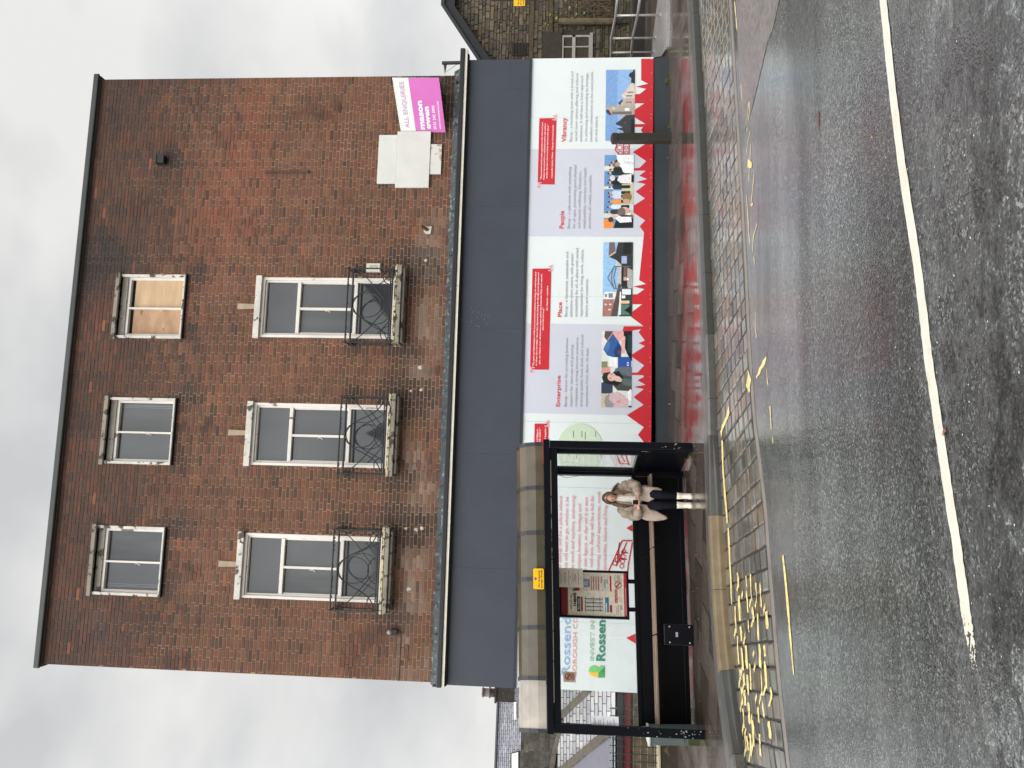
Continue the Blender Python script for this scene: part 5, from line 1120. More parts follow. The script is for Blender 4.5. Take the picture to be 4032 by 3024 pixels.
def skin_mesh(chains, sub=1):
    """chains share points by rounded coordinate; each point (x,y,z,r)"""
    vs, rs, es, idx = [], [], [], {}
    def vi(p):
        k = tuple(round(c, 4) for c in p[:3])
        if k not in idx: idx[k] = len(vs); vs.append(tuple(pp_(*p[:3])-PF)); rs.append(p[3])
        return idx[k]
    for ch in chains:
        ii = [vi(p) for p in ch]
        for a, b in zip(ii, ii[1:]): es.append((a, b))
    me = bpy.data.meshes.new('sk'); me.from_pydata(vs, es, []); ob = bpy.data.objects.new('sk', me); COL.objects.link(ob)
    sk = ob.modifiers.new('skin', 'SKIN'); sk.use_smooth_shade = True
    if not me.skin_vertices: pass
    for i, r in enumerate(rs): me.skin_vertices[0].data[i].radius = (r, r)
    me.skin_vertices[0].data[0].use_root = True
    ss = ob.modifiers.new('s', 'SUBSURF'); ss.levels = sub; ss.render_levels = sub
    dg = bpy.context.evaluated_depsgraph_get(); m2 = bpy.data.meshes.new_from_object(ob.evaluated_get(dg))
    V = [v.co.copy()+PF for v in m2.vertices]; Fc = [list(p.vertices) for p in m2.polygons]
    bpy.data.objects.remove(ob)
    return V, Fc
HX, HY, HZ = .005, .30, 1.215      # head centre
pel = (0, .46, .64, .13)
body = [[pel, (0, .44, .80, .11), (0, .41, .98, .12), (.0, .39, 1.07, .09), (.0, .36, 1.12, .045), (HX, HY+.02, 1.17, .05)],
        [(0, .41, .98, .12), (.15, .40, 1.04, .055), (.225, .36, .86, .042), (.12, .22, .79, .032), (.035, .155, .795, .022)],
        [(0, .41, .98, .12), (-.16, .40, 1.03, .055), (-.255, .36, .84, .042), (-.19, .22, .785, .032), (-.125, .155, .79, .022)],
        [pel, (.085, .40, .62, .08), (.078, .10, .50, .062), (.07, .07, .28, .045), (.068, .06, .1, .035)],
        [pel, (-.085, .40, .62, .08), (-.082, .10, .50, .062), (-.072, .07, .28, .045), (-.070, .06, .1, .035)]]
def hand(s, wx, wy, wz, px, pz):
    """palm from the wrist towards the phone at (px, pz), five separate bent fingers"""
    palm = (wx+(px-wx)*.45, wy-.03, wz+.008, .021)
    body.append([(wx, wy, wz, .022), palm])
    d = 1 if px > wx else -1
    for k, (ln, off) in enumerate(((.052, .022), (.060, .008), (.056, -.006), (.044, -.019))):
        a = (palm[0]+d*.018, palm[1]-.006, palm[2]+off*.9, .0085)
        b = (a[0]+d*ln*.45, a[1]-.014, a[2]+.004, .008); c = (b[0]+d*ln*.30, b[1]+.004, b[2]+.004, .0072); e2 = (c[0]+d*ln*.10, c[1]+.016, c[2]+.002, .0062)
        body.append([palm, a, b, c, e2])
    t0 = (palm[0]-d*.004, palm[1]-.010, palm[2]+.028, .0095); body.append([palm, t0, (t0[0]+d*.022, t0[1]-.012, t0[2]+.016, .0085), (t0[0]+d*.040, t0[1]-.012, t0[2]+.014, .0070)])
hand(1, .035, .155, .795, -.03, .83); hand(-1, -.125, .155, .79, -.06, .83)
V, Fc = skin_mesh(body)
q = MB()
for f in Fc: pass
base = len(q.v)
for v in V: q.pt(v)
for f in Fc: q.f.append(f)
# head: shaped ellipsoid with brow, nose, cheeks, chin, tilted down
tilt = Matrix.Rotation(radians(34), 3, 'X')
def hp(a, el_):
    # a: azimuth with 0 facing the viewer (-Y)
    r = Vector((.072*cos(el_)*sin(a), -.088*cos(el_)*cos(a), .108*sin(el_)))
    fr = max(0, cos(a))*cos(el_)
    if r.z < -.02: r.x *= 1-.35*min(1, (-.02-r.z)/.09); r.y *= 1-.08*min(1, (-.02-r.z)/.09)
    r.y -= .020*math.exp(-((r.x)/.012)**2-((r.z+.018)/.022)**2)*fr      # nose
    r.y -= .007*math.exp(-((r.x)/.022)**2-((r.z+.055)/.012)**2)*fr      # lips
    r.y -= .008*math.exp(-((r.x)/.03)**2-((r.z+.090)/.018)**2)*fr       # chin
    r.y += .008*(math.exp(-((r.x-.028)/.014)**2-((r.z-.008)/.012)**2)+math.exp(-((r.x+.028)/.014)**2-((r.z-.008)/.012)**2))*fr
    return r
def HT(v): return pp_(HX, HY, HZ)+tilt @ v
rings = []
for j in range(17):
    el_ = -pi/2+pi*(j+(.05 if j == 0 else -.05 if j == 16 else 0))/16
    rings.append([HT(hp(2*pi*k/28, el_)) for k in range(28)])
q.loft(rings)
for s in (-1, 1): q.ball(HT(Vector((.074*s, .0, -.01))), .010, .018, .026, 8, 6)
bd = q.build('body', M_SKIN, pe, smooth=True)
q = MB()
for s in (-1, 1):
    q.ball(HT(Vector((.028*s, -.077, .006))), .013, .006, .0045, 8, 5); q.tube([HT(Vector((.014*s, -.086, .024))), HT(Vector((.03*s, -.085, .029))), HT(Vector((.046*s, -.074, .022)))], .0028, 5)
q.build('eyes_and_brows', mat('dark_lashes', rgb(52, 36, 30), .6), bd, smooth=True)
q = MB(); q.ball(HT(Vector((0, -.090, -.053))), .019, .006, .006, 10, 5); q.build('lips', mat('lips', rgb(160, 84, 84), .5), bd, smooth=True)
# jeans
V, Fc = skin_mesh([[(0, .46, .63, .135), (.088, .40, .61, .098), (.085, .25, .57, .088), (.078, .10, .505, .078), (.072, .075, .38, .062), (.070, .07, .19, .05)], [(0, .46, .63, .135), (-.088, .40, .61, .098), (-.088, .25, .57, .088), (-.082, .10, .505, .078), (-.075, .075, .38, .062), (-.072, .07, .19, .05)]])
q = MB(); [q.pt(v) for v in V]; q.f += Fc; q.build('jeans', M_JEAN, pe, smooth=True)
# boots
for s in (-1, 1):
    q = MB(); cx = .069*s; rings = []
    for z, rx, ry, oy_ in ((.018, .046, .095, -.04), (.04, .048, .095, -.04), (.062, .046, .082, -.03), (.085, .043, .06, -.008), (.12, .043, .05, .005), (.15, .046, .052, .008), (.185, .050, .056, .010), (.222, .052, .058, .010), (.226, .045, .05, .010)):
        rings.append([pp_(cx+rx*(1+.06*sin(z*260+k))*cos(2*pi*k/16), .06+oy_+ry*sin(2*pi*k/16), z) for k in range(16)])
    q.loft(rings); b_ = q.build('boot', M_BOOT, pe, smooth=True)
    q = MB(); q.loft([[pp_(cx+.050*cos(2*pi*k/16), .02+.098*sin(2*pi*k/16), z) for k in range(16)] for z in (.0, .022)]); q.build('sole', M_SOLE, b_)
# white top between the lapels
q = MB(); q.loft([[pp_(.0+rx*cos(2*pi*k/16), yy+ry*sin(2*pi*k/16), z) for k in range(16)] for z, rx, ry, yy in ((.72, .13, .11, .40), (.85, .12, .11, .38), (1.0, .12, .10, .365), (1.08, .08, .075, .355), (1.125, .052, .052, .34), (1.135, .050, .05, .335))]); q.build('white_top', M_TOP, pe, smooth=True)
# padded coat: body shell open at the front, quilted sleeves, side skirts
def puff(t, n, amp): return 1+1.6*amp*abs(sin(pi*t*n))**.6-amp*.9
q = MB(); rings = []; NZ = 26
for j in range(NZ+1):
    t = j/NZ; z = .60+.52*t
    rx = (.205-.02*t if t < .6 else .193-.10*((t-.6)/.4)**2.2)*puff(t, 4, .07); ry = (.165 if t < .7 else .165-.07*((t-.7)/.3))*puff(t, 4, .07)
    op = .40-.16*t     # half opening angle at the front
    rings.append([pp_(rx*sin(a)-.005, .42-.02*t-ry*cos(a), z) for a in [op+(2*pi-2*op)*k/30 for k in range(31)]])
I = [[q.pt(p) for p in r] for r in rings]
for A, B in zip(I, I[1:]):
    for k in range(30): q.f.append([A[k], A[k+1], B[k+1], B[k]])
ct = q.build('coat', M_COAT, pe, smooth=True); sm = ct.modifiers.new('thick', 'SOLIDIFY'); sm.thickness = .03; sm.offset = 0
def sleeve(pts, name='sleeve'):
    P = [Vector(p[:3]) for p in pts]; Rr = [p[3] for p in pts]; ring_p = []; rr = []; n = 30
    tot = len(P)-1
    for i in range(n+1):
        t = i/n*tot; k = min(int(t), tot-1); f = t-k
        ring_p.append(pp_(*P[k].lerp(P[k+1], f))); r = Rr[k]*(1-f)+Rr[k+1]*f; rr.append(r*puff(i/n, 6, .13))
    q = MB(); q.tube(ring_p, rr, 14); q.build(name, M_COAT, ct, smooth=True)
sleeve([(.125, .40, 1.06, .07), (.185, .40, .99, .088), (.215, .385, .89, .088), (.195, .31, .815, .080), (.115, .215, .80, .062), (.06, .175, .797, .044)])
sleeve([(-.13, .40, 1.06, .07), (-.20, .40, .99, .088), (-.245, .385, .87, .090), (-.24, .30, .80, .080), (-.185, .215, .79, .062), (-.145, .175, .79, .044)])
def flap(outl, y0, y1, th, name):
    """quilted coat skirt hanging past the bench; outline in (x, z)"""
    q = MB(); cx = sum(p[0] for p in outl)/len(outl); cz = sum(p[1] for p in outl)/len(outl); n = len(outl)
    dn = []
    for i in range(n):
        for k in range(3):
            a, b = outl[i], outl[(i+1) % n]; dn.append((a[0]+(b[0]-a[0])*k/3, a[1]+(b[1]-a[1])*k/3))
    def yy(z): return y0+(y1-y0)*(z-.34)/.4
    rings = []
    for s, o in ((.80, -th), (.96, -th*.6), (1.0, 0), (.96, th*.6), (.80, th)):
        rings.append([pp_(cx+(a-cx)*s, yy(b)+o+.006*sin(b*60), cz+(b-cz)*s) for a, b in dn])
    q.loft(rings); q.build(name, M_COAT, ct, smooth=True)
flap([(.19, .78), (.20, .62), (.19, .50), (.165, .435), (.115, .435), (.07, .47), (.01, .54), (-.04, .64), (-.02, .74), (.08, .78)], .10, .28, .035, 'coat_skirt')
flap([(-.10, .76), (-.10, .66), (-.145, .56), (-.19, .46), (-.245, .36), (-.275, .345), (-.305, .40), (-.325, .52), (-.325, .66), (-.28, .76)], .16, .32, .035, 'coat_skirt')
# hood lying on the shoulder, with a cream edge
q = MB(); q.loft([[pp_(x+r*cos(2*pi*k/14)*.5, .47+r*1.2*sin(2*pi*k/14), z+r*cos(2*pi*k/14)*.7) for k in range(14)] for x, z, r in ((.02, 1.10, .055), (.10, 1.12, .06), (.16, 1.115, .05), (.205, 1.09, .03), (.225, 1.07, .012))]); q.build('hood', M_COAT, ct, smooth=True)
q = MB(); q.tube([pp_(.10, .38, 1.185), pp_(.14, .39, 1.165), pp_(.19, .41, 1.135), pp_(.225, .43, 1.09), (pp_(.215, .40, 1.06))], [.012, .020, .026, .022, .014], 8); q.build('hood_lining', M_COATIN, ct, smooth=True)
q = MB(); q.tube([pp_(.13, .36, 1.19), pp_(.18, .375, 1.165), pp_(.235, .40, 1.115), pp_(.245, .40, 1.075)], [.006, .009, .011, .008], 6); q.build('hood_edge', M_TOP, ct, smooth=True)
# hair: cap plus long wavy locks
q = MB(); random.seed(11)
def hcol():
    return rgb(*random.choice([(92, 72, 52), (76, 58, 42), (112, 90, 64), (60, 46, 36), (86, 68, 50), (136, 112, 82)]))
caps = []
for i in range(140):
    a = random.uniform(-pi, pi); s = 1 if a > 0 else -1
    face = abs(a) < .95
    start = Vector((.006*s, -.045 if face else .02, .112)); c = hcol()
    aa = s*max(abs(a), .98)
    mid = Vector((.086*sin(aa), -.090*cos(aa), .045)); low = Vector((.094*sin(aa), -.075*cos(aa)*(.9), -.045))
    pts = [HT(start), HT(start.lerp(mid, .55)+Vector((0, 0, .03))), HT(mid), HT(low)]
    side = low.x
    end = PF+Vector((side*.9+random.gauss(0, .012)+(-.028 if side < 0 else .010), HY-.045+random.gauss(0, .015)+(.12 if abs(a) > 2 else 0), random.uniform(.84, .98) if side < 0 else random.uniform(.88, 1.02)))
    p0 = pts[-1]; nseg_ = 7; ph = random.uniform(0, 6)
    for k in range(1, nseg_+1):
        t = k/nseg_; p = p0.lerp(end, t); p.x += (.010*sin(ph+t*9)+(.012 if side > 0 else -.02)*sin(pi*t)); p.y -= .025*sin(pi*t)
        pts.append(p)
    r_ = random.uniform(.007, .012); rr = [.006, r_, r_, r_]+[r_*(1.05-.75*(k/nseg_)) for k in range(1, nseg_+1)]
    q.tube(pts, rr, 6, c=c)
q.ball(HT(Vector((0, .018, .022))), .078, .082, .094, 16, 10, c=rgb(110, 86, 60))
q.build('hair', M_HAIR, pe, col=True, smooth=True)
ph_ = thing('phone', 'small dark phone with a pale edge held in both hands of the seated person', 'phone', tuple(pp_(-.045, .09, .82)))
q = MB(); a = pp_(-.045, .105, .80); b = pp_(-.045, .075, .885); q.beam(a, b, .066, .009, up=(0, 1, .3)); q.build('phone_body', mat('dark_phone', rgb(22, 22, 26), .3), ph_, bevel=.003)
q = MB(); q.beam(pp_(-.045, .1065, .798), pp_(-.045, .1055, .801), .069, .011, up=(0, 1, .3)); q.beam(pp_(-.045, .074, .885), pp_(-.045, .073, .889), .069, .012, up=(0, 1, .3)); q.build('phone_edge', mat('gold_edge', rgb(236, 196, 150), .3), ph_)

# ------------------------------------------------------------ background, right: stone building, railing, ramp
def ZA(X, Y): return (1700+X/2.212, Y/2.212)
SY = 8.0
sb = thing('stone_building', 'old dark rubble stone building with black barge board right of the hoarding', 'building', (11, SY, 0))
M_RUB = mat('rubble_stone', None, .8, attr=True, var=.35, vscale=7, bump=.5, bscale=25, fine=.12)
M_SMORT = mat('dark_stone_joint', rgb(70, 63, 52), .9, var=.2)
e0 = at(*ZA(110, 92), SY); e1 = at(*ZA(395, 525), SY); slope = (e0.z-e1.z)/(e0.x-e1.x)
def roofz(x): return e0.z if x > e0.x else e0.z-(e0.x-x)*slope
wx0, wx1, wz0, wz1 = at(*ZA(1300, 560), SY).x, at(*ZA(1300, 308), SY).x, at(*ZA(1385, 400), SY).z, at(*ZA(1135, 400), SY).z
q = MB(); random.seed(21); z = -.6
while z < e0.z-.2:
    h = random.choice([.075, .09, .10, .12, .14]); x = 6.8+random.uniform(0, .2)
    while x < 17:
        l_ = random.uniform(.12, .42)*(1.2 if h > .1 else .9); x1 = x+l_
        if z+h < roofz(x)-.28 and z+h < roofz(x1)-.28 and not (x1 > wx0-.02 and x < wx1+.02 and z+h > wz0-.02 and z < wz1+.02):
            c = rgb(*random.choice([(104, 94, 77), (96, 87, 72), (112, 102, 84), (88, 80, 67), (102, 94, 79), (80, 73, 64), (114, 101, 80), (92, 88, 78), (106, 93, 74)]), .92*random.uniform(.75, 1.25)*(1+.3*nz3(x, z, .7, 4)))
            if z < 1.0: c = (c[0]*.62, c[1]*.68, c[2]*.55)
            m = .010; j = lambda: random.uniform(-.010, .010); dy = random.uniform(-.025, .01)
            p = [(x+m+j(), z+m+j()), (x1-m+j(), z+m+j()), (x1-m+j(), z+h-m+j()), (x+m+j(), z+h-m+j())]
            fr = [q.pt((a, SY+dy, b), c) for a, b in [(a*.94+(x+x1)/2*.06, b*.94+(z+h/2)*.06) for a, b in p]]; bkk = [q.pt((a, SY+.03, b), c) for a, b in p]; q.f.append(fr)
            for k in range(4): q.f.append([fr[(k+1) % 4], fr[k], bkk[k], bkk[(k+1) % 4]])
        x = x1
    z += h
q.build('stonework', M_RUB, sb, col=True)
q = MB(); q.prism([(6.8, SY+.012, -.6), (17, SY+.012, -.6), (17, SY+.012, e0.z-.15), (e0.x, SY+.012, e0.z-.15), (6.8, SY+.012, roofz(6.8)-.15)], (7, 5, 0)); q.build('wall', M_SMORT, sb)
q = MB(); bw = .37
q.prism([(6.6, SY-.25, roofz(6.6)-bw*1.15), (e0.x-.02, SY-.25, e0.z-bw*1.0), (17.2, SY-.25, e0.z-bw*1.0), (17.2, SY-.25, e0.z-.02), (e0.x, SY-.25, e0.z-.02), (6.6, SY-.25, roofz(6.6)-.02)], (0, .05, 0)); q.build('barge_board', mat('black_barge_board', rgb(34, 36, 42), .5, var=.2), sb)
q = MB(); q.prism([(6.6, SY-.32, roofz(6.6)-.05), (e0.x, SY-.32, e0.z-.05), (17.2, SY-.32, e0.z-.05), (17.2, SY-.32, e0.z+.06), (e0.x-.02, SY-.32, e0.z+.06), (6.6, SY-.32, roofz(6.6)+.06)], (7, 5.3, 0)); q.build('roof', mat('dark_roof_edge', rgb(48, 52, 54), .5), sb)
q = MB(); frame_rect(q, wx0, wx1, wz0+.04, wz1, .04, .06, .02, .05, SY-.02, SY+.06); zm_ = at(*ZA(1237, 400), SY).z; q.box(wx0, wx1, SY-.02, SY+.05, zm_-.05, zm_+.05); xm_ = at(*ZA(1237, 408), SY).x; q.box(xm_-.02, xm_+.02, SY-.01, SY+.05, wz0+.06, wz1-.05); wn = q.build('window', mat('white_sash', rgb(180, 176, 168), .5, var=.08), sb)
q = MB(); q.poly([(wx0, SY+.04, wz0+.04), (wx1-.06, SY+.04, wz0+.04), (wx1-.06, SY+.04, wz1-.04), (wx0, SY+.04, wz1-.04)]); q.build('pane', M_GLASS, wn)
q = MB(); q.box(wx0-.2, wx1+.04, SY-.08, SY+.02, wz0-.06, wz0+.035); q.build('sill', mat('white_sill', rgb(172, 168, 160), .7, var=.3, vscale=20, c2=rgb(120, 116, 108), thr=.6, nscale=20), sb)
q = MB(); q.box(wx0-.2, wx1+.12, SY-.04, SY+.02, wz1+.01, wz1+.62); q.build('lintel', mat('dark_lintel_stone', rgb(62, 56, 48), .8, var=.25, bump=.4), sb)
p = at(*ZA(765, 432), SY); q = MB()
q.box(p.x-.22, p.x+.22, SY-.03, SY-.026, p.z-.24, p.z+.24)
for k in range(5): q.box(p.x-.2, p.x+.2, SY-.045, SY-.031, p.z-.2+.09*k, p.z-.16+.09*k)
q.build('air_brick', mat('dark_vent', rgb(44, 40, 34), .8, var=.3), sb)
for X0, X1, Y_, r_, mm_ in ((1105, 1600, 187, .10, M_STONEP), (1320, 1715, 203, .035, M_BLACKP)):
    a, b = at(*ZA(X0, Y_), SY-.15), at(*ZA(X1, Y_), SY-.15); q = MB(); q.tube([a, b], r_, 10)
    q.build('drain_pipe', mat('sandy_pipe', rgb(112, 100, 76), .7, var=.3) if r_ > .05 else M_BLACKP, sb)
q = MB()
for z_ in (at(*ZA(1035, 300), SY).z, at(*ZA(870, 300), SY).z): q.box(7, 17, SY-.035, SY-.0, z_-.06, z_+.06)
q.build('string_course', mat('worn_band_stone', rgb(88, 76, 56), .8, var=.3, vscale=5, bump=.5), sb)
# bare creeper
cr_t = thing('creeper', 'bare climbing stems with a few pale leaves on the stone building wall', 'plant', tuple(at(*ZA(1600, 40), SY-.1)))
q = MB(); lf = MB(); random.seed(31)
for k in range(16):
    p = at(*ZA(1560, random.uniform(-60, 120)), SY-.12); pts = [p]; d = Vector((random.uniform(-.5, .5), 0, 1)).normalized()
    for j in range(11):
        d = (d+Vector((random.uniform(-.5, .5), 0, random.uniform(-.2, .35)))).normalized(); pts.append(pts[-1]+d*random.uniform(.14, .26)+Vector((0, random.uniform(-.02, .02), 0)))
    q.tube(pts, [.016*(1-j/13) for j in range(12)], 5)
    for pt_ in pts[5:]:
        if random.random() < .4:
            s_ = random.uniform(.03, .06); a = random.uniform(0, 6); lf.poly([pt_+Vector((s_*cos(a+t_), -.03+.02*sin(t_), s_*sin(a+t_)*.6)) for t_ in (0, 1.5, 3, 4.5)])
q.build('stems', mat('creeper_bark', rgb(104, 88, 64), .8), cr_t); lf.build('leaves', mat('pale_leaf', rgb(120, 136, 66), .6, var=.3), cr_t)
q = MB(); q.box(8.2, 17, 5.0, 5.35, -.3, .235); q.build('low_wall', mat('dark_low_wall', rgb(34, 30, 24), .7, var=.3, vscale=4, bump=.4), None, 'low dark wall behind the metal railing', 'wall', org=(12, 5, -.1))
def gpav(V, y, off=0.):
    d = ray(V, y); t = 8.0
    for _ in range(60): P = CAM+d*t; t += (P.z-(gz(P.x)+off))/(-d.z)*.8
    return CAM+d*t
q = MB(); P_l = [gpav(v, y, .0) for v, y in ((2638, -160), (2638, 120), (2634, 190), (2612, 222), (2574, 226), (2580, 140), (2590, 60), (2600, -20), (2606, -160))]
q.prism([Vector((p.x, p.y, gz(p.x)+.05)) for p in P_l][::-1], (0, 0, -.2)); q.build('ramp_slab', mat('pale_wet_concrete', rgb(150, 146, 146), .3, var=.15, vscale=2, fine=.12), kind='structure', label='pale concrete ramp slab beside the railing')
ra = thing('railing', 'galvanised tube railing beyond the right end of the hoarding', 'railing', tuple(gpav(2582, 149)))
M_GALV = mat('galvanised_tube', rgb(184, 182, 180), .3, metal=.4, var=.15, vscale=8)
posts = []
for (bX, bY_), tX, mX in (((1990, 130), 1602, 1792), ((1952, 330), 1562, 1748), ((1937, 455), 1562, 1738)):
    b = gpav(*ZA(bX, bY_), .05); t_ = at(*ZA(tX, bY_), b.y); m_ = at(*ZA(mX, bY_), b.y); t_.x = m_.x = b.x; posts.append((b, t_, m_))
dirp = posts[0][0]-posts[1][0]
b = posts[0][0]+dirp*1.0; posts = [(b, b+Vector((0, 0, posts[0][1].z-posts[0][0].z)), b+Vector((0, 0, posts[0][2].z-posts[0][0].z)))]+posts
b = posts[-1][0]+(posts[-1][0]-posts[-2][0])*1.6; posts.append((b, Vector((b.x, b.y, posts[-1][1].z)), Vector((b.x, b.y, posts[-1][2].z))))
for b, t_, m_ in posts:
    q = MB(); q.tube([b, t_], .024, 10); q.tube([b, b+Vector((0, 0, .012))], .05, 12); q.build('post', M_GALV, ra, smooth=True)
for k in (1, 2):
    q = MB(); q.tube([p[k] for p in posts], .026, 10); q.build('rail', M_GALV, ra, smooth=True)
# bus stop pole and yellow plate at the right edge
bp = thing('bus_stop_pole', 'yellow plate with black lettering on a dark pole near the stone building', 'sign', (0, 0, 0))
bY = -1.9; c0 = at(2021, 27, bY); c1 = at(2068, 27, bY); bp.location = (c0.x+.2, bY, gz(8)); ORG[bp.name] = Vector(bp.location)
q = MB(); q.box(c0.x, c0.x+.30, bY-.006, bY, c1.z, c0.z); q.build('plate_back', M_BLACKP, bp)
q = MB(); q.poly([(c0.x+.008, bY-.008, c1.z+.006), (c0.x+.292, bY-.008, c1.z+.006), (c0.x+.292, bY-.008, c0.z-.006), (c0.x+.008, bY-.008, c0.z-.006)]); q.build('yellow_face', mat('pole_sign_yellow', rgb(240, 182, 28), .4), bp)
for k, t_ in enumerate(('No stopping', 'at any time', 'except buses')): text_mesh(t_, 'lettering', ink((30, 26, 20)), (c0.x+.03, bY-.0095, c0.z-.10-.042*k), (1, 0, 0), (0, 0, 1), .024, .24, bold=.015, parent=bp)
q = MB(); pxx = at(2100, -8, bY+.04).x; q.tube([(pxx, bY+.045, gz(8)), (pxx, bY+.045, c0.z+.4)], .038, 12); q.build('pole', M_BLACKP, bp, smooth=True)

# ------------------------------------------------------------ background, left: slate roofs, wall, railings, cabinet
def ZC(X, Y): return (1900+X/3.687, 2750+Y/3.687)
M_SLT = mat('wet_slates', None, .16, wet=.8, attr=True, var=.15, vscale=3, bump=.15, bscale=20)
def slates(name, parent, A, B, Cc, Dd, nr, lw, pal, k=1.0, diag=0):
    """A,B eaves left/right; Dd,Cc top left/right; overlapping slates in rows"""
    q = MB(); nrm_ = (B-A).cross(Dd-A).normalized(); nrm_ = nrm_ if nrm_.z > 0 else -nrm_
    q.poly([A-nrm_*.03, B-nrm_*.03, Cc-nrm_*.03, Dd-nrm_*.03], (.03, .03, .035))
    for r in range(nr):
        t0, t1 = r/nr, (r+1)/nr; a, b = A.lerp(Dd, t0), B.lerp(Cc, t0); c2, d2 = B.lerp(Cc, t1), A.lerp(Dd, t1); n = max(2, int((b-a).length/lw))
        off = .5 if r % 2 else 0
        for i in range(-1, n+1):
            u0, u1 = max(0, (i+off)/n+.0), min(1, (i+1+off)/n); 
            if u1-u0 < .002: continue
            g_ = .05/n; u0 += g_*.5; u1 -= g_*.5
            c = rgb(*random.choice(pal), k*random.uniform(.85, 1.15)); lift = nrm_*(.012+random.uniform(0, .005))
            q.poly([a.lerp(b, u0)+lift, a.lerp(b, u1)+lift, d2.lerp(c2, u1)+nrm_*.0, d2.lerp(c2, u0)+nrm_*.0], c)
            q.poly([a.lerp(b, u0)-nrm_*.002, a.lerp(b, u1)-nrm_*.002, a.lerp(b, u1)+lift, a.lerp(b, u0)+lift], (.02, .02, .02))
    return q.build(name, M_SLT, parent, col=True)
random.seed(41)
fh = thing('slate_house', 'distant house with a pale grey slate roof, chimney and skylight left of the hoarding', 'house', tuple(at(2155, 2950, 16)))
EA, EB = at(2157, 3260, 16), at(2157, 2680, 16); TD, TC = at(1946, 3260, 19.5), at(1968, 2680, 19.5)
slates('roof', fh, EA, EB, TC, TD, 24, .30, [(128, 130, 140), (138, 140, 150), (120, 122, 132), (146, 146, 156), (132, 132, 140)], .85)
q = MB(); q.tube([TD+Vector((0, 0, .03)), TC+Vector((0, 0, .03))], .07, 8); q.build('ridge_tiles', mat('dark_ridge', rgb(50, 50, 58), .6), fh)
q = MB(); q.box(EA.x, EB.x, 15.8, 15.95, EA.z-.16, EA.z+.0); q.build('gutter', M_BLACKP, fh)
q = MB(); q.box(EA.x, EB.x, 16.05, 22, -2.5, EA.z-.02); q.build('wall', M_SMORT, fh)
def ashlar(name, parent, x0, x1, y, z0, z1, h, l0, l1, pal, k, mort, dy=.006, m=.008):
    q = MB(); q.poly([(x0, y+.01, z0), (x1, y+.01, z0), (x1, y+.01, z1), (x0, y+.01, z1)], mort); z = z0
    while z < z1-.03:
        hh = min(h, z1-z); x = x0+random.uniform(-l0, 0)
        while x < x1:
            l_ = random.uniform(l0, l1); a, b = max(x, x0), min(x+l_, x1)
            if b-a > .03:
                c = rgb(*random.choice(pal), k*random.uniform(.85, 1.15)); q.box(a+m, b-m, y-random.uniform(0, dy), y+.012, z+m, z+hh-m, c)
            x += l_
        z += hh
    return q.build(name, M_RUB, parent, col=True)
zt_ = EA.z-.16; ashlar('stonework', fh, EA.x, EB.x, 16.0, zt_-1.6, zt_, .17, .25, .5, [(96, 84, 62), (84, 74, 56), (108, 96, 72), (70, 62, 50)], .8, rgb(190, 180, 150))
ch0 = at(2000, 2733, 18.5); q = MB(); hw_ = .26; zb_, zt2 = at(2030, 2733, 18.5).z, at(1953, 2733, 18.5).z; q.box(ch0.x-.27, ch0.x+.27, 18.3, 18.9, zb_-.5, zt2); q.box(ch0.x-.32, ch0.x+.32, 18.25, 18.95, zt2-.04, zt2+.04); chm = q.build('chimney', mat('sooty_chimney', rgb(44, 40, 34), .8, var=.4, vscale=5, c2=rgb(84, 82, 40), thr=.62, nscale=6), fh)
q = MB(); zp = at(1897, 2733, 18.5).z; q.loft([[(ch0.x+r*cos(2*pi*k/14), 18.6+r*sin(2*pi*k/14), z) for k in range(14)] for z, r in ((zt2+.03, .18), (zt2+.22, .17), (zt2+.24, .22), (zt2+.30, .22), (zt2+.31, .17), (zp-.08, .17), (zp-.06, .21), (zp, .19))]); q.build('chimney_pot', mat('grey_pot', rgb(112, 104, 104), .7, var=.4, vscale=8), chm, smooth=True)
def on_roof(v, y, A, B, Dd, lift=.03):
    n_ = (B-A).cross(Dd-A).normalized(); n_ = n_ if n_.z > 0 else -n_; d = ray(v, y); t = (A-CAM).dot(n_)/d.dot(n_); return CAM+d*t+n_*lift
K4 = [on_roof(v, y, EA, EB, TD) for v, y in ((2046, 3060), (2046, 2958), (2016, 2966), (2016, 3060))]
q = MB(); q.poly(K4); sky_ = q.build('skylight', mat('pale_skylight', rgb(226, 214, 206), .3), fh)
q = MB(); q.tube([K4[1], K4[2]], .03, 4); q.tube([K4[0], K4[1]], .05, 4); q.tube([K4[2], K4[3]], .03, 4); q.build('skylight_frame', M_BLACKP, sky_)
v4 = [on_roof(v, y, EA, EB, TD) for v, y in ((2034, 2832), (2034, 2765), (2026, 2765), (2026, 2832))]; q = MB(); q.poly(v4); q.build('flashing', mat('white_flash', rgb(226, 226, 226), .4), fh)
# nearer, lower building whose roof is seen from above its eaves
nh = thing('lower_building', 'low building with a shiny wet slate roof and mossy stone copings behind the green railings', 'building', tuple(at(2424, 2900, 5)))
NA, NB = at(2424, 3300, 5.0), at(2424, 2600, 5.0); ND, NC = at(2196, 3300, 10.0), at(2196, 2600, 10.0)
slates('roof', nh, NA, NB, NC, ND, 16, .34, [(196, 198, 200), (186, 188, 194), (204, 204, 206), (180, 182, 188)], 1.0)  # slates whitened: the sky's sheen on wet slate is put into their colour
def cop(name, pts, w_, h_, mm_, lift=.06):
    q = MB()
    for a, b in zip(pts, pts[1:]): q.beam(on_roof(*a, NA, NB, ND, lift), on_roof(*b, NA, NB, ND, lift), w_, h_)
    q.build(name, mm_, nh, bevel=.01)
M_MOSS = mat('mossy_coping', rgb(84, 78, 68), .8, var=.35, vscale=6, c2=rgb(84, 86, 48), thr=.58, nscale=2.5, bump=.6, bscale=14)
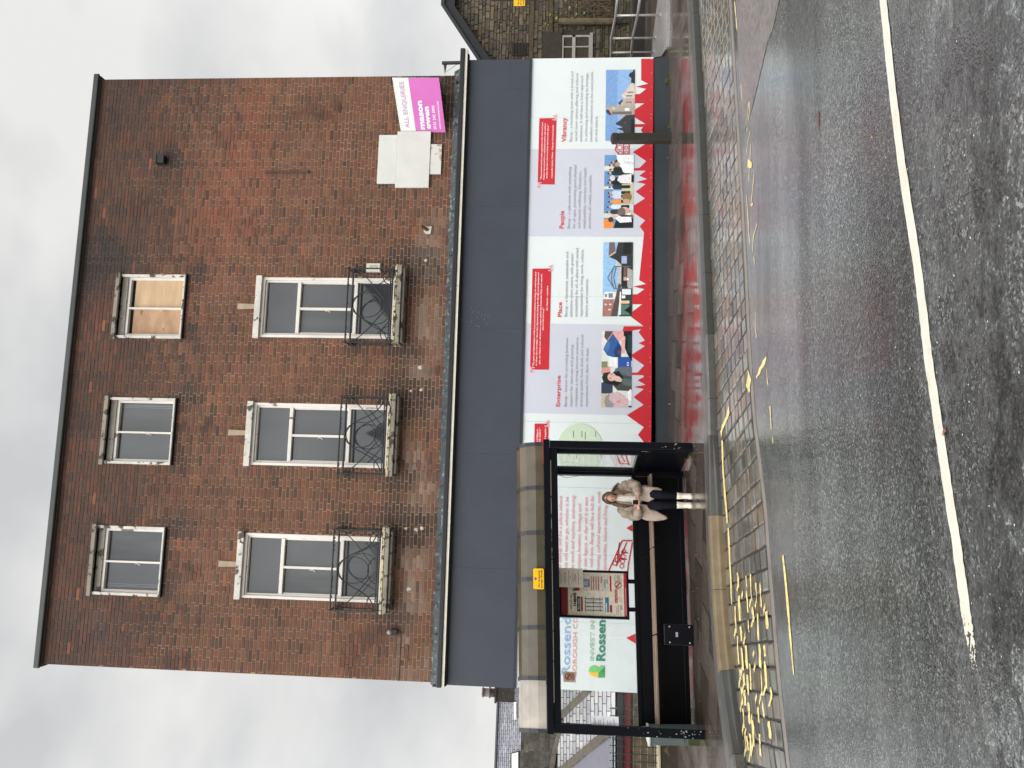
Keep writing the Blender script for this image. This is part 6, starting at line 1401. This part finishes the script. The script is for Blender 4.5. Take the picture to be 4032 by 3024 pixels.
cop('coping', [(2410, 2880), (2320, 2955), (2210, 3045), (2150, 3110)], .20, .16, M_MOSS); cop('coping', [(2330, 2712), (2212, 2826)], .16, .14, M_MOSS); cop('coping', [(2222, 2830), (2212, 2880), (2190, 2960), (2178, 3060)], .14, .14, M_MOSS)
q = MB(); RB = [on_roof(v, y, NA, NB, ND, .05) for v, y in ((2420, 2895), (2330, 2965), (2215, 3060), (2215, 3290), (2420, 3290))]; q.poly(RB); q.build('side_roof', mat('dark_slate_side', rgb(104, 104, 116), .5, var=.1), nh)
ashlar('gable_wall', nh, ND.x, NC.x, 10.4, NC.z-1.4, NC.z+1.1, .16, .2, .45, [(84, 82, 74), (98, 94, 82), (72, 70, 62), (90, 88, 84)], .75, rgb(120, 116, 104))
q = MB(); q.box(NA.x, NB.x, 4.85, 5.0, NA.z-.14, NA.z-.01); q.build('gutter', M_BLACKP, nh)
q = MB(); q.box(NA.x, NB.x, 4.95, 5.1, at(2481, 2950, 5).z, at(2446, 2950, 5).z); q.build('red_band', mat('dark_red_board', rgb(108, 22, 34), .5, var=.15), nh)
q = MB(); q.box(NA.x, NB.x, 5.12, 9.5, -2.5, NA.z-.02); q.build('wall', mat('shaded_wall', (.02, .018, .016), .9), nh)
ashlar('stonework', nh, NA.x, NB.x, 5.05, -1.4, at(2483, 2950, 5).z, .165, .26, .40, [(112, 98, 74), (100, 88, 68), (122, 108, 84), (90, 78, 60)], .8, rgb(196, 184, 150), m=.007)
# low street wall with green railings
RA_, RB_ = Vector((-3.80, -.45, 0)), Vector((-9.5, -1.65, 0)); dv = (RB_-RA_).normalized(); pv_ = Vector((-dv.y, dv.x, 0))
sw = thing('street_wall', 'low dark stone street wall with a pale coping under the green railings', 'wall', (-6, -1, gz(-6)))
zc = at(2602, 2980, -.95).z
q = MB(); q.beam(RA_+Vector((0, 0, (zc-.5)/2)), RB_+Vector((0, 0, (zc-.5)/2)), .26, zc+.45); q.build('wall', mat('dark_wet_stone', rgb(58, 50, 40), .5, var=.4, vscale=3, bump=.6, bscale=9, c2=rgb(96, 78, 52), thr=.6, nscale=4), sw)
q = MB(); q.beam(RA_+Vector((0, 0, zc)), RB_+Vector((0, 0, zc)), .30, .035); q.build('coping', mat('pale_coping', rgb(176, 164, 138), .6, var=.3, vscale=5), sw)
gr = thing('green_railing', 'dark green vertical bar railing on the low street wall left of the shelter', 'railing', (-6, -1, zc))
M_GRN2 = mat('green_rail_paint', rgb(22, 46, 42), .45, var=.1)
ztop = at(2412, 2980, -.95).z; n_ = int((RB_-RA_).length/.118)
q = MB()
for k in range(n_): p = RA_+dv*(.06+.118*k); q.tube([p+Vector((0, 0, zc+.018)), p+Vector((0, 0, ztop+.03))], .009, 6)
q.build('bars', M_GRN2, gr, kind='stuff')
for z_, mm_ in ((ztop, mat('pale_top_rail', rgb(150, 160, 156), .4)), (zc+.09, M_GRN2)):
    q = MB(); q.beam(RA_+Vector((0, 0, z_)), RB_+Vector((0, 0, z_)), .03, .012); q.build('rail', mm_, gr)
# grey green cabinet leaning behind the left post of the shelter
ca = thing('utility_cabinet', 'grey green metal utility cabinet with a pale cap behind the left shelter post', 'cabinet', (-3.6, -3.0, gz(-3.6)))
cY = -3.0; p0 = at(2765, 2937, cY); p1 = at(2552, 2933, cY); q = MB(); zz0, zz1 = gz(-3.6), p1.z
q.hexa([(p0.x, cY, zz0), (p0.x+.20, cY, zz0), (p0.x+.20, cY+.3, zz0), (p0.x, cY+.3, zz0), (p1.x, cY-.02, zz1-.03), (p1.x+.20, cY-.02, zz1-.03), (p1.x+.20, cY+.3, zz1-.03), (p1.x, cY+.3, zz1-.03)]); M_CAB = mat('grey_green_metal', rgb(84, 96, 94), .45, var=.15, vscale=3, stretch=(8, 8, 1)); q.build('cabinet_body', M_CAB, ca, bevel=.006)
q = MB(); q.box(p1.x-.01, p1.x+.21, cY-.035, cY+.31, zz1-.03, zz1); q.build('cabinet_cap', mat('pale_cap', rgb(206, 206, 196), .4), ca, bevel=.004)
q = MB(); q.box(p0.x+.03, p0.x+.17, cY-.022, cY-.012, zz0+.22, zz1-.10); q.build('door', M_CAB, ca, bevel=.003)
q = MB(); q.box(p0.x, p0.x+.20, cY-.012, cY-.001, zz0, zz0+.16); q.build('shaded_foot', mat('green_shade', rgb(52, 62, 34), .8, var=.5, vscale=12), ca)  # strip that puts the green shadow at the cabinet's base into colour

# ------------------------------------------------------------ building across the street (behind the viewer, seen mirrored in the panes)
ob = thing('opposite_building', 'stone building across the street behind the viewer, mirrored in the window panes', 'building', (2, -31, 0))
M_OPP = mat('opposite_stone', rgb(96, 90, 80), .8, var=.25, vscale=.6)
q = MB(); q.box(-9, -1.2, -36, -31, -.5, 9.5); q.box(-6.6, -3.6, -34, -31.1, 9.5, 13.6); q.prism([(-1.2, -31, -.5), (6.2, -31, -.5), (6.2, -31, 11.2), (4.8, -31, 12.2), (3.1, -31, 13.2), (2.4, -31, 14.5), (1.7, -31, 13.2), (.1, -31, 12.2), (-1.2, -31, 11.2)], (0, -5, 0)); q.prism([(6.2, -31, -.5), (16, -31, -.5), (16, -31, 16), (12, -31, 15.2), (9.2, -31, 13.0), (6.2, -31, 10)], (0, -5, 0)); q.build('walls', M_OPP, ob)

# ------------------------------------------------------------ weeds, leaves, grit
M_WEED = mat('weed_green', rgb(84, 96, 40), .6, var=.35, vscale=30)
def weed(x, y, s, n, lab, seed):
    random.seed(seed); t = thing('weed', lab, 'weed', (x, y, gz(x)), 'weeds along the pavement'); q = MB()
    for k in range(n):
        a = random.uniform(0, 2*pi); l_ = s*random.uniform(.5, 1.1); b = Vector((x+random.gauss(0, s*.25), y+random.gauss(0, s*.12), gz(x)+.002)); tip = b+Vector((cos(a)*l_*.7, sin(a)*l_*.4, l_*random.uniform(.4, .9))); m_ = b.lerp(tip, .5)+Vector((0, 0, l_*.2)); w_ = Vector((-sin(a), cos(a), 0))*s*.07
        q.poly([b-w_*.5, b+w_*.5, m_+w_, m_-w_]); q.poly([m_-w_, m_+w_, tip])
    q.build('blades', M_WEED, t)
for i, (V_, Y_, s, n, lab) in enumerate(((2718, 1790, .13, 70, 'mossy grass tuft at the foot of the right shelter post'), (2618, 385, .11, 26, 'yellowish weed at the foot of the plinth between bollard and hoarding end'), (2617, 272, .08, 22, 'small weed with leaves caught at the right end of the plinth'), (2629, 640, .06, 18, 'tiny weed under the lavender panel left of the bollard'), (2640, 500, .08, 18, 'low weed growing against the bollard foot'), (2630, 1010, .05, 16, 'small weed at the plinth beneath the town square print'))):
    p = gpav(V_, Y_); weed(p.x, min(p.y, -.05) if V_ < 2700 else p.y, s, n, lab, 50+i)
def leaf(v, y, c, lab, road=True, s=.03):
    p = gpt(v, y) if road else gpav(v, y); z = (rz(p.x, p.y) if road else gz(p.x))+.008
    q = MB(); a = random.uniform(0, 3); q.poly([(p.x+s*r*cos(a+t_), p.y+s*.6*r*sin(a+t_), z+.01*(k % 2)) for k, (t_, r) in enumerate(((0, 1.3), (.8, .8), (1.6, .9), (2.4, .7), (3.1, 1.2), (4, .8), (5.2, .8)))])
    q.build('fallen_leaf', mat('leaf_'+str(len(bpy.data.materials)), rgb(*c), .5), None, lab, 'leaf', 'fallen leaves', org=(p.x, p.y, z))
random.seed(60)
leaf(3437, 537, (150, 104, 66), 'small brown leaf on the asphalt beyond the setts', s=.018); leaf(3722, 1700, (128, 76, 54), 'rusty brown leaf beside the white line', s=.026); leaf(2918, 1398, (176, 112, 70), 'brown leaf lying on the setts by the yellow mark', s=.02)
leaf(2618, 250, (214, 150, 60), 'yellow leaf at the right end of the hoarding', False, .035); leaf(2638, 1590, (206, 150, 90), 'pale orange leaf on the pavement below the hoarding', False); #leaf(3768, 2910, (206, 190, 110), 'yellow straw coloured leaf on the asphalt near the picture edge', s=.025); leaf(2716, 1305, (120, 50, 44), 'dark red leaf on the red painted strip', False, .03)
q = MB(); p = gpt(3221, 475); pts = [(p.x+.09, p.y+.0), (p.x+.05, p.y-.03), (p.x-.06, p.y-.025), (p.x-.11, p.y+.0), (p.x-.05, p.y-.004), (p.x+.05, p.y+.004)]
q.poly([(a, b, rz(a, b)+.004) for a, b in pts]); q.build('red_paint_smear', mat('red_smear', rgb(104, 44, 48), .5), kind='structure')
gq = MB(); random.seed(70)
for k in range(110):
    v = random.uniform(2980, 4030); y = random.uniform(0, 3024); p = gpt(v, y); s = random.uniform(.0015, .004)
    z = rz(p.x, p.y)+.004; a = random.uniform(0, 3); gq.poly([(p.x+s*1.6*cos(a+t_), p.y+s*sin(a+t_), z+.002) for t_ in (0, 1.3, 2.6, 3.9, 5.1)])
for k in range(60):
    p = gpav(random.uniform(2660, 2760), random.uniform(1750, 2850)); s = random.uniform(.003, .007); z = gz(p.x)+.004
    gq.poly([(p.x+s*cos(t_), p.y+s*2*sin(t_), z) for t_ in (0, 1.3, 2.6, 3.9, 5.1)])
gq.build('pale_grit', mat('pale_grit', rgb(214, 214, 204), .5), kind='stuff', label='scattered pale grit and chips on road and pavement')
